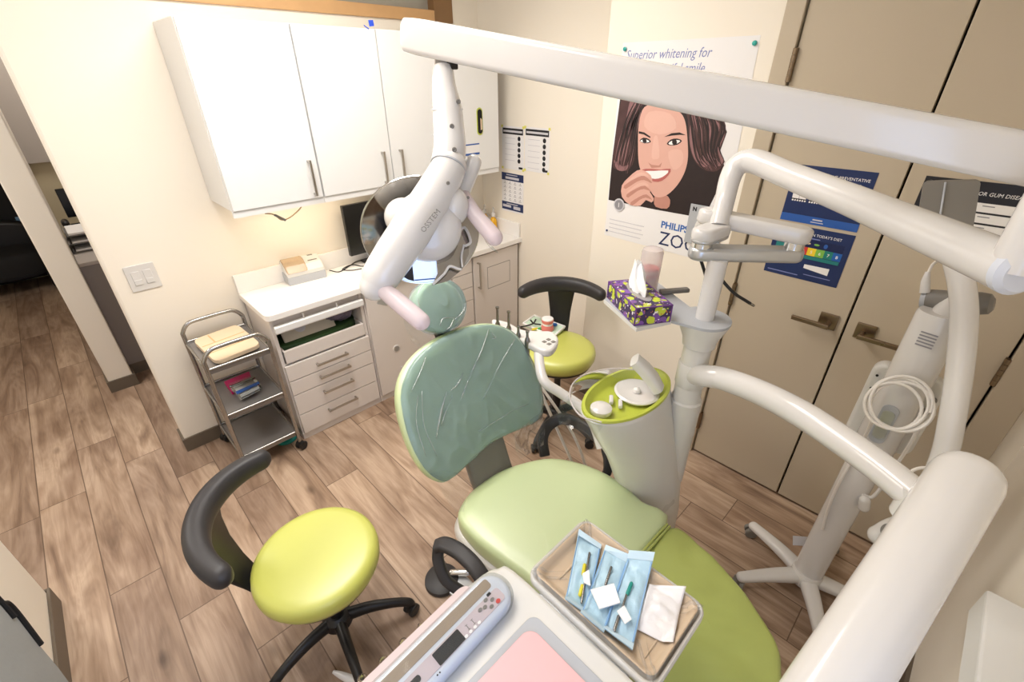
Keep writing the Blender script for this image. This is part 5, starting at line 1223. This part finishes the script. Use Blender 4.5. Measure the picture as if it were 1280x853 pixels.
o3 = pouch([(0.6874, 0.3017, 0.89), (0.71, 0.2498, 0.89), (0.5101, 0.177, 0.89), (0.4979, 0.2409, 0.89)], ZP+.006, 'blue sterile pouch with teal-handled instrument, third from the console', 3.0)
inst(o3, [(0.6019, 0.2497, 0.9), (0.5132, 0.2228, 0.9)], ZP+.0175, 'steel', .0026); inst(o3, [(0.6258, 0.2547, 0.9), (0.5988, 0.2476, 0.9)], ZP+.0175, 'teal_grip', .0042, 'grip')
inst(o3, [(0.5438, 0.2336, 0.9), (0.5159, 0.2247, 0.9)], ZP+.0172, 'steel', .0034)
g1 = [V(p[0], p[1], ZP+.020) for p in [(0.5454, 0.3092, 0.905), (0.5945, 0.2813, 0.905), (0.568, 0.2465, 0.905), (0.5246, 0.2701, 0.905)]]
solo(MB().plate(g1, (0, 0, .004)), 'gauze_square', 'gauze', 'white gauze square lying on the middle sterile pouch', 'gauze', 'gauze pieces on the pouches')
g1 = [V(p[0], p[1], ZP+.018) for p in [(0.5644, 0.3463, 0.905), (0.5828, 0.3419, 0.905), (0.5543, 0.3159, 0.905), (0.5501, 0.3307, 0.905)]]
solo(MB().plate(g1, (0, 0, .003)), 'gauze_square', 'gauze', 'small folded gauze scrap on the yellow-handled instrument', 'gauze', 'gauze pieces on the pouches')
g1 = [V(p[0], p[1], ZP+.022) for p in [(0.5471, 0.2406, 0.905), (0.5682, 0.2365, 0.905), (0.5547, 0.2097, 0.905), (0.5368, 0.2138, 0.905)]]
solo(MB().plate(g1, (0, 0, .003)), 'gauze_square', 'gauze', 'small gauze scrap at the lower end of the teal-handled instrument pouch', 'gauze', 'gauze pieces on the pouches')
pouch([(0.6641, 0.2309, 0.89), (0.6986, 0.1622, 0.89), (0.5784, 0.1262, 0.89), (0.5555, 0.2042, 0.89)], ZP, 'white crumpled paper packet at the end of the beige tray', 4.0, False)

# ================================================================== OPERATING LIGHT
ol = thing('operating_light', BE, 'white overhead operating light on a long spring arm above the headrest', 'dental light')
K0 = BE+V(0, 0, .02)
MB().cyl(BE-V(0, 0, .0), BE+V(0, 0, .115), .034).build('pivot_post', 'white_plastic', ol)
LA, LB = V(*(1.175, -0.1323, 1.762)), V(*(0.8172, 1.219, 1.994))
MB().tube([BE+V(0, 0, .09), BE+V(.04, -.02, .13), LA+V(-.0, 0, -.0)], [.034, .036, .04], 24, 5).build('knuckle', 'white_plastic', ol)
ap_ = [(x*.95, y*1.0) for x, y in rrect(2.0, 2.0, .38, 6)]
da = (LB-LA).normalized()
MB().tube([LA-da*.02, LA, LA.lerp(LB, .33), LA.lerp(LB, .66), LB-da*.05, LB-da*.012, LB], [.036, .0375, .038, .039, .0395, .037, .028], prof=ap_, up=(0, 0, 1)).build('spring_arm', 'white_plastic', ol, ang=50)
N0 = V(*(0.8556, 1.125, 1.945)); N1 = V(*(0.8423, 1.111, 1.913))
MB().cyl(N0, N1, .021).build('neck', 'chrome', ol)
MB().box(-.012, .012, -.02, .02, -.02, .02, .003, mtx=Matrix.Translation(V(*(0.8608, 1.102, 1.934)))).build('neck_stop', 'black_plastic', ol)
pst = [V(*p) for p in [(0.8453, 1.111, 1.916), (0.8291, 1.092, 1.877), (0.8144, 1.065, 1.828), (0.7983, 1.043, 1.783), (0.7794, 1.02, 1.739), (0.7606, 1.007, 1.705)]]
MB().tube(pst, [.026, .031, .038, .040, .042, .043], 28, 6).build('post', 'white_plastic', ol, ang=60)
for p in [(0.813, 1.064, 1.825), (0.7918, 1.036, 1.769)]:
    c_ = V(*p); MB().tube([c_-V(0, 0, .001), c_+V(0, 0, .001)], .0415, 28).build('post_joint', 'light_grey_plastic', ol)
def facing(p, r=0): return toward(p, V(0, 0, 1.9)-V(*p)) if r == 0 else toward(p, (V(0, 0, 1.9)-V(*p)).normalized()+V(0, 0, r))
for p, r_ in (((0.7778, 1.003, 1.791), .006), ((0.7582, 0.9735, 1.741), .006), ((0.8183, 1.022, 1.844), .006), ((0.7046, 0.9383, 1.673), .0045)):
    MB().lathe([(r_, -.006), (r_, .001), (r_*.6, .002), (r_*.4, .0005)], facing(p), 14).build('screw', 'grey_plastic', ol)
lb_ = [V(*p) for p in [(0.7574, 0.9968, 1.699), (0.7249, 0.9882, 1.669), (0.6785, 0.9823, 1.626), (0.6179, 0.9813, 1.571), (0.5582, 0.9801, 1.518), (0.5115, 0.9819, 1.473), (0.4912, 0.9839, 1.451)]]
MB().capsule(lb_, [.044, .047, .050, .052, .050, .046, .036], 28, 6).build('lamp_arm', 'white_plastic', ol, ang=60)
MB().tube([(0.7544, 0.9975, 1.699), (0.7514, 0.9961, 1.696)], .0462, 30).build('arm_ring', 'light_grey_plastic', ol)
HC = V(*(0.6583, 0.9776, 1.566)); HM = facing(HC)
hub = MB().lathe([(.066, -.06), (.084, -.05), (.090, -.02), (.087, .0), (.075, .016), (.05, .026), (.02, .030), (.003, .031)], HM, 44).build('hub', 'white_plastic', ol, ang=60)
MB().ball(V(*(0.6355, 1.046, 1.582)), .05, 24).build('hub_side', 'white_plastic', ol)
MB().ball(V(*(0.7361, 0.9668, 1.607)), .042, 24, (1, 1, 1.2)).build('hub_side', 'white_plastic', ol)
tdir = (V(*(0.6636, 0.9277, 1.61))-V(*(0.6176, 0.9371, 1.567))).normalized()
tm = frame((0.6045, 0.9135, 1.575), tdir, tdir.cross(V(*(0.5726, 0.8307, 1.62))-V(0, 0, 1.9)) * 1)
if tm.col[2].to_3d().dot(V(0, 0, 1.9)-tm.translation) < 0: tm = frame((0.6045, 0.9135, 1.575), tdir, -(tdir.cross(V(*(0.5726, 0.8307, 1.62))-V(0, 0, 1.9))))
MB().text('OSSTEM', .018, tm, ext=.0006).build('wordmark', 'grey_plastic', ol)
# round mirror and its lower lobe
MC = V(*(0.6972, 1.066, 1.522)); MM = facing(MC, -.45)
MB().lathe([(.004, -.022), (.07, -.018), (.13, -.006), (.158, .004), (.160, .003), (.158, .0), (.13, -.010), (.07, -.024), (.004, -.028)], MM, 64).build('reflector', 'mirror', ol, label='large round mirror reflector')
MB().lathe([(.157, .002), (.161, .004), (.162, .001), (.159, -.002)], MM, 64, False).build('reflector_rim', 'chrome', ol)
lm_ = toward((0.6361, 0.9857, 1.459), V(0, 0, 1.9)-V(*(0.6361, 0.9857, 1.459)), (0, 0, 1))
MB().prism([(p[0], p[1]) for p in rrect(.064, .074, .008, 4)], .02, lm_ @ Matrix.Translation((.006, 0, -.02)), .003).build('light_window', 'lens_glow', ol, label='glowing bluish light window')
MB().prism([(-.062, .02), (-.020, .045), (-.022, -.034), (-.04, -.028), (-.062, -.012)], .02, lm_ @ Matrix.Translation((0, 0, -.021)), .002).build('dark_lens', 'lens_navy', ol, label='dark navy lens')
MB().box(-.024, .036, -.032, -.029, .0, .0012, mtx=lm_).build('light_line', 'blue_print', ol)
sg = [V(*p) for p in [(0.6689, 0.9662, 1.485), (0.7017, 0.9562, 1.492), (0.7395, 0.9636, 1.517), (0.7702, 0.9684, 1.54), (0.7725, 0.9492, 1.519), (0.7487, 0.927, 1.483), (0.7108, 0.9141, 1.452), (0.6662, 0.9176, 1.432), (0.6298, 0.9395, 1.425), (0.6571, 0.9443, 1.454)]]
MB().plate(sg, (V(*(0.7542, 1.006, 1.458))-V(*(0.7484, 0.9984, 1.461)))).build('reflector_lobe', 'mirror', ol, label='small lower mirror lobe')
MB().tube([(0.7345, 0.9634, 1.525), (0.7646, 0.9645, 1.546), (0.7685, 0.95, 1.533), (0.7614, 0.9332, 1.512), (0.7457, 0.9385, 1.504)], .004, 10, 4).tube([(0.6294, 0.9349, 1.429), (0.6615, 0.9263, 1.451), (0.6805, 0.9249, 1.468), (0.6961, 0.9118, 1.461), (0.7029, 0.9036, 1.459)], .0035, 10, 4).tube([(0.7445, 0.94, 1.508), (0.7256, 0.9293, 1.484), (0.7119, 0.9111, 1.461)], .003, 8, 4).build('lobe_rim', 'white_plastic', ol)
# handles in disposable sleeves
hl = MB().capsule([(0.4988, 0.9671, 1.45), (0.5053, 0.9234, 1.434), (0.5128, 0.8766, 1.415), (0.5203, 0.8378, 1.397)], [.020, .022, .0225, .022], 22, 4).build('handle', 'pink_film', ol, label='handle in a pinkish sleeve')
MB().capsule([(0.7592, 0.9897, 1.603), (0.7895, 0.9898, 1.64), (0.8213, 0.9915, 1.68), (0.8357, 0.9938, 1.7)], [.026, .024, .022, .021], 20, 4).build('handle_mount', 'white_plastic', ol)
MB().capsule([(0.7786, 0.9712, 1.623), (0.7752, 0.9306, 1.589), (0.7769, 0.8899, 1.561), (0.7777, 0.8548, 1.539)], [.018, .020, .022, .022], 22, 4).build('handle', 'pink_film', ol, label='handle in a clear sleeve')
MB().tube([(0.7764, 0.9135, 1.58), (0.7717, 0.8906, 1.556), (0.7656, 0.8605, 1.521), (0.7697, 0.8351, 1.505)], [.014, .010, .004, .002], 10, 4).build('sleeve_tail', 'clear_film', ol)
for p in [(0.7691, 0.9431, 1.627)]: MB().lathe([(.004, 0), (.004, .004)], facing(p), 10).build('screw', 'grey_plastic', ol)

# ================================================================== WHITENING LAMP
WX, WY = 1.70, -.03
wl = thing('whitening_lamp', (WX, WY, 0), 'white whitening lamp on a five-legged rolling stand before the closet doors', 'lamp')
MB().lathe([(.035, .045), (.055, .05), (.06, .075), (.056, .10), (.05, .108)], Matrix.Translation((WX, WY, 0)), 32).build('hub', 'white_plastic', wl)
lp = [(x*1.05, y*.8) for x, y in rrect(2, 2, .8, 5)]
for k, a in enumerate((136, 68, 208, 280, 352)):
    d_ = V(math.cos(R(a)), math.sin(R(a)), 0); c_ = V(WX, WY, 0)
    l = MB().capsule([c_+d_*.03+V(0, 0, .075), c_+d_*.14+V(0, 0, .078), c_+d_*.27+V(0, 0, .066)], [.032, .027, .021], sm=6, prof=lp, up=(0, 0, 1)).build('leg', 'white_plastic', wl, ang=60)
    caster(l, c_+d_*.275+V(0, 0, .026), R(a+50), 'grey_plastic')
op = [(x, y*1.0) for x, y in ellipse(.040, .052, 28)]
def vert(x, y, z0, z1, prof_, taper=1.0): return MB().loft([[V(x+a, y+b_, z0) for a, b_ in prof_], [V(x+a*taper, y+b_*taper, z1) for a, b_ in prof_]])
vert(WX, WY, .09, .98, op).build('column', 'white_plastic', wl, ang=60)
MB().loft([[V(WX-.006+a*k, WY+b_*k, z) for a, b_ in ellipse(.046, .058, 28)] for z, k in ((.765, .9), (.775, 1), (1.30, 1.0), (1.31, .95))]).build('upper_column', 'white_plastic', wl, ang=60)
MB().prism(rrect(.045, .15, .02, 5), .003, toward((WX-.052, WY+.004, .925), (-1, .05, 0)), .001).build('front_plate', 'light_grey_plastic', wl)
MB().prism(rrect(.032, .11, .014, 5), .001, toward((WX-.056, WY+.004, .925), (-1, .05, 0))).build('plate_inset', 'silver_paint', wl)
MB().prism([(p[0], p[1]) for p in rrect(.19, .30, .035, 6)], .05, toward((WX+.06, WY, .94), (-1, 0, 0)) @ Matrix.Translation((0, 0, -.01)), .012, 3).build('power_pack', 'unit_white', wl)
for z, y in ((1.03, -.075), (.985, -.072)): MB().lathe([(.011, 0), (.011, .003)], toward((WX+.012, WY+y, z), (-1, 0, 0)), 14).build('hole', 'grey_plastic', wl)
for z in (1.05, 1.0): MB().lathe([(.004, 0), (.004, .003)], toward((WX+.012, WY+.075, z), (-1, 0, 0)), 10).build('socket', 'dark_gap', wl)
sp = MB()
for j in range(5): sp.box(-.02, .02, -.02+j*.010, -.016+j*.010, 0, .001, mtx=toward((WX-.053, WY+.006, 1.235), (-1, .15, 0)))
sp.build('printed_label', 'grey_print', wl)
# cross handle
hb0, hb1 = V(*(1.747, 0.0281, 1.315)), V(*(1.731, -0.1186, 1.354))
hc = (hb0+hb1)/2; hd_ = (hb1-hb0).normalized()
MB().tube([hb0+hd_*.012, hb0+hd_*.02, hb1-hd_*.03, hb1-hd_*.008, hb1], [.030, .032, .032, .028, .016], 26).build('cross_handle', 'grey_plastic', wl)
MB().tube([hb0, hb0+hd_*.014], [.027, .030], 26).build('handle_cap', 'light_grey_plastic', wl)
MB().cyl(V(WX-.01, WY, 1.28), hc+V(.0, 0, -.0), .034).build('head_joint', 'white_plastic', wl)
# lamp arm in front of the column
MB().tube([(1.668, 0.0353, 1.537), (1.652, -0.0015, 1.472), (1.64, -0.0346, 1.417), (1.618, -0.0654, 1.353), (1.591, -0.093, 1.277), (1.556, -0.12, 1.191), (1.512, -0.1466, 1.095), (1.486, -0.1685, 0.9971), (1.454, -0.1769, 0.8885), (1.404, -0.172, 0.7943)], [.027, .028, .0285, .029, .029, .0285, .028, .028, .027, .025], 22, 6).build('lamp_arm', 'white_plastic', wl, ang=60)
HO = V(*(1.681, 0.0749, 1.582)); fz = (V(*(1.693, 0.1138, 1.653))-V(*(1.653, 0.0352, 1.518))).normalized(); fx_ = (V(*(1.704, 0.0174, 1.588))-HO).normalized()
hm = frame(HO, fx_, fz.cross(fx_))          # local x to the right, z up
dprof = [(.0, -.004)]+[(.0+.044*math.cos(R(t)), .0+.044*math.sin(R(t))) for t in range(180, 80, -12)]+[(.05, .04), (.072, .03), (.072, -.004)]
MB().prism(dprof, .19, hm @ Matrix.Translation((0, 0, -.105)), .016, 3).build('head_hood', 'grey_plastic', wl)
MB().tube([hm @ V(0, -.006, -.09), hm @ V(0, -.006, .074)], .0025, 8).build('hood_trim', 'light_grey_plastic', wl)
# light head at the foot of the arm
h0 = V(*(1.376, -0.1585, 0.7768))
MB().capsule([h0+V(.05, -.06, .02), h0, h0+V(-.02, .03, -.03)], [.034, .038, .028], 24, 5).build('light_head', 'white_plastic', wl)
MB().lathe([(.024, 0), (.024, .010), (.014, .012)], toward(h0+V(-.030, .012, .010), (-.8, .2, .5)), 26).build('head_disc', 'grey_plastic', wl)
# plug, strain relief and the coiled mains lead
MB().tube([(1.736, 0.0286, 1.341), (1.742, 0.0385, 1.372), (1.751, 0.0434, 1.398)], [.013, .011, .006], 16, 3).build('strain_relief', 'white_plastic', wl)
MB().tube([(1.749, 0.0418, 1.394), (1.753, 0.0415, 1.418), (1.734, 0.0327, 1.444)], .004, 10, 4).build('head_cord', 'white_cord', wl)
cc_ = V(*(1.579, -0.0326, 1.047)); cm = toward(cc_, V(0, 0, 1.9)-cc_)
coil = []
for k in range(0, 4*36+1):
    t = 2*PI*k/36; lp_ = k/36; rr_ = .080+.007*math.sin(lp_*2.1+.5); coil.append(cm @ V(rr_*.86*math.cos(t)+.010*math.sin(lp_*1.9), rr_*.92*math.sin(t)+.009*math.cos(lp_*1.5), .004*math.sin(lp_*3)))
co = solo(MB().tube(coil, .0046, 8).tube([coil[-1]]+[V(*p) for p in [(1.623, -0.101, 0.9869), (1.641, -0.1058, 0.9219), (1.651, -0.1054, 0.8547), (1.654, -0.102, 0.7831), (1.671, -0.1006, 0.6867)]], .0055, 8, 5).tube([(1.588, 0.0061, 0.976), (1.618, 0.0025, 0.908), (1.645, 0.0024, 0.8213), (1.658, 0.0061, 0.7214), (1.656, 0.0081, 0.6021), (1.658, 0.0017, 0.4773), (1.659, -0.0093, 0.3857)], .005, 8, 5), 'power_cord', 'white_cord', 'white mains cord coiled on the whitening lamp column', 'cord')
MB().tube([(1.671, -0.1006, 0.6867), (1.672, -0.0905, 0.6195), (1.672, -0.0638, 0.6134), (1.666, -0.0832, 0.6018), (1.66, -0.0838, 0.5742)], .006, 8, 5).capsule([(1.66, -0.0773, 0.6018), (1.66, -0.0838, 0.5742)], .018, 12).build('plug', 'white_plastic', co)
solo(MB().tube([(1.224, -0.1012, 1.063), (1.244, -0.1093, 1.076), (1.263, -0.1248, 1.081), (1.276, -0.1417, 1.076), (1.287, -0.1688, 1.056)], .004, 8, 5), 'thin_cord', 'white_cord', 'thin white cord looping between the two big white arms', 'cord')
lt = [V(*p) for p in [(1.721, 0.0679, 0.2166), (1.779, 0.0062, 0.2104), (1.763, -0.0046, 0.1784), (1.707, 0.0535, 0.1816)]]
solo(MB().plate(lt, (V(*(1.764, 0.0412, 0.1755))-V(*(1.761, 0.0411, 0.1781)))), 'cord_tag', 'pale_print', 'small pale printed tag hanging beside the lamp column foot', 'tag')

# ================================================================== ON THE FLOOR
fp = V(*(0.6184, 1.069, 0.03))
fc = thing('foot_pedal', (fp.x, fp.y, 0), 'dark round foot control on the floor under the chair armrest', 'pedal')
MB().lathe([(.07, .001), (.074, .006), (.072, .022), (.055, .030), (.01, .032)], Matrix.Translation((fp.x, fp.y, 0)), 36).build('disc', 'charcoal_urethane', fc)
MB().prism(rrect(.10, .12, .02, 4), .02, Matrix.Translation((fp.x+.035, fp.y-.095, .001)), .006).build('pedal_plate', 'silver_paint', fc)
MB().capsule([(fp.x+.04, fp.y-.02, .04), (fp.x+.09, fp.y-.07, .045)], .014, 14).build('pedal_lever', 'chrome', fc)
nb = V(*(0.1648, 0.9695, 0.02))
nz = thing('white_nozzle', (nb.x, nb.y, 0), 'white tapered nozzle on the floor between the stool legs', 'nozzle')
MB().tube([nb+V(.03, -.05, .0), nb, nb+V(-.03, .06, 0), nb+V(-.045, .09, 0)], [.02, .018, .012, .006], 16, 4).build('body', 'white_plastic', nz)

# ================================================================== LIGHTS
def area(name, loc, size, sizey, power, col, rot=(0, 0, 0), spread=180):
    l = bpy.data.lights.new(name, 'AREA'); l.shape = 'RECTANGLE'; l.size = size; l.size_y = sizey; l.energy = power; l.color = col; l.spread = R(spread)
    o = bpy.data.objects.new(name, l); COL.objects.link(o); o.location = loc; o.rotation_euler = rot; return o
WARM = (1.0, .965, .93)
def fixture(x, y, sx, sy, label):
    c = thing('ceiling_light', (x, y, 2.75), label, 'light', 'ceiling lights')
    fm = MB()
    for a, b_, e, g in ((x-sx/2-.03, x-sx/2, y-sy/2-.03, y+sy/2+.03), (x+sx/2, x+sx/2+.03, y-sy/2-.03, y+sy/2+.03), (x-sx/2, x+sx/2, y-sy/2-.03, y-sy/2), (x-sx/2, x+sx/2, y+sy/2, y+sy/2+.03)): fm.box(a, b_, e, g, 2.725, 2.75)
    fm.build('frame', 'white_plastic', c)
    MB().box(x-sx/2, x+sx/2, y-sy/2, y+sy/2, 2.742, 2.75).build('diffuser', 'lamp_panel', c)
fixture(.80, 1.66, 1.15, .55, 'rectangular ceiling light panel over the operatory floor')
area('operatory_lamp', (.80, 1.66, 2.735), 1.15, .55, 33, WARM, spread=170)
fixture(.02, 1.05, .55, .55, 'square ceiling light panel added nearer the doorway as fill')
area('table_fill_lamp', (.02, 1.05, 2.735), .55, .55, 11, WARM, spread=165)  # unseen panel added to brighten the instrument table and near floor
fixture(-1.0, 3.3, .55, 1.15, 'rectangular ceiling light panel in the hall')
area('hall_lamp', (-1.0, 3.3, 2.735), .55, 1.15, 36, WARM)
fixture(.42, 4.5, .55, .55, 'square ceiling light panel added above the reception desk as fill')
area('reception_fill_lamp', (.42, 4.5, 2.735), .55, .55, 12, WARM)  # unseen panel added to brighten the reception area the hall lamp misses
area('under_cabinet_lamp', (.98, 2.545, 1.332), .60, .03, 1.6, (1.0, .84, .62))
# unseen window added behind the camera, cool fill for the bluish arm sides
wn = struct(MB().box(-.47, -.43, YR-.004, YR+.01, .80, 1.95).box(.22, .26, YR-.004, YR+.01, .80, 1.95).box(-.47, .26, YR-.004, YR+.01, 1.91, 1.95).box(-.47, .26, YR-.004, YR+.01, .80, .84).build('added_window', 'white_laminate'))
MB().box(-.43, .22, YR-.002, YR+.004, .84, 1.91).build('pane', 'cool_fill_pane', wn)
area('cool_fill_lamp', (-.105, YR+.012, 1.375), .65, 1.07, 6, (.70, .84, 1.0), (R(90), 0, R(180)))
wd = bpy.data.worlds.new('world'); SC.world = wd; wd.use_nodes = True
wd.node_tree.nodes['Background'].inputs['Color'].default_value = (1.0, .95, .9, 1); wd.node_tree.nodes['Background'].inputs['Strength'].default_value = .3

# ================================================================== CAMERA
cam = bpy.data.cameras.new('camera'); cam.sensor_width = 36; cam.lens = 572.18/1280*36; cam.clip_start = .02
co_ = bpy.data.objects.new('camera', cam); COL.objects.link(co_)
yaw, pit, rol = R(45.51), R(30.12), R(-.25)
F = V(math.cos(pit)*math.cos(yaw), math.cos(pit)*math.sin(yaw), -math.sin(pit)); r_ = V(math.sin(yaw), -math.cos(yaw), 0); u_ = r_.cross(F)
r2 = r_*math.cos(rol)+u_*math.sin(rol); u2 = u_*math.cos(rol)-r_*math.sin(rol)
m = Matrix((r2, u2, -F)).transposed().to_4x4(); m.translation = V(0, 0, 1.9); co_.matrix_world = m
SC.camera = co_
SC.view_settings.view_transform = 'Standard'; SC.view_settings.look = 'None'; SC.view_settings.gamma = 1; SC.view_settings.exposure = -0.12
SC.view_settings.use_curve_mapping = False
SC.cycles.use_denoising = True; SC.cycles.max_bounces = 10; SC.cycles.transparent_max_bounces = 16; SC.cycles.sample_clamp_indirect = 6
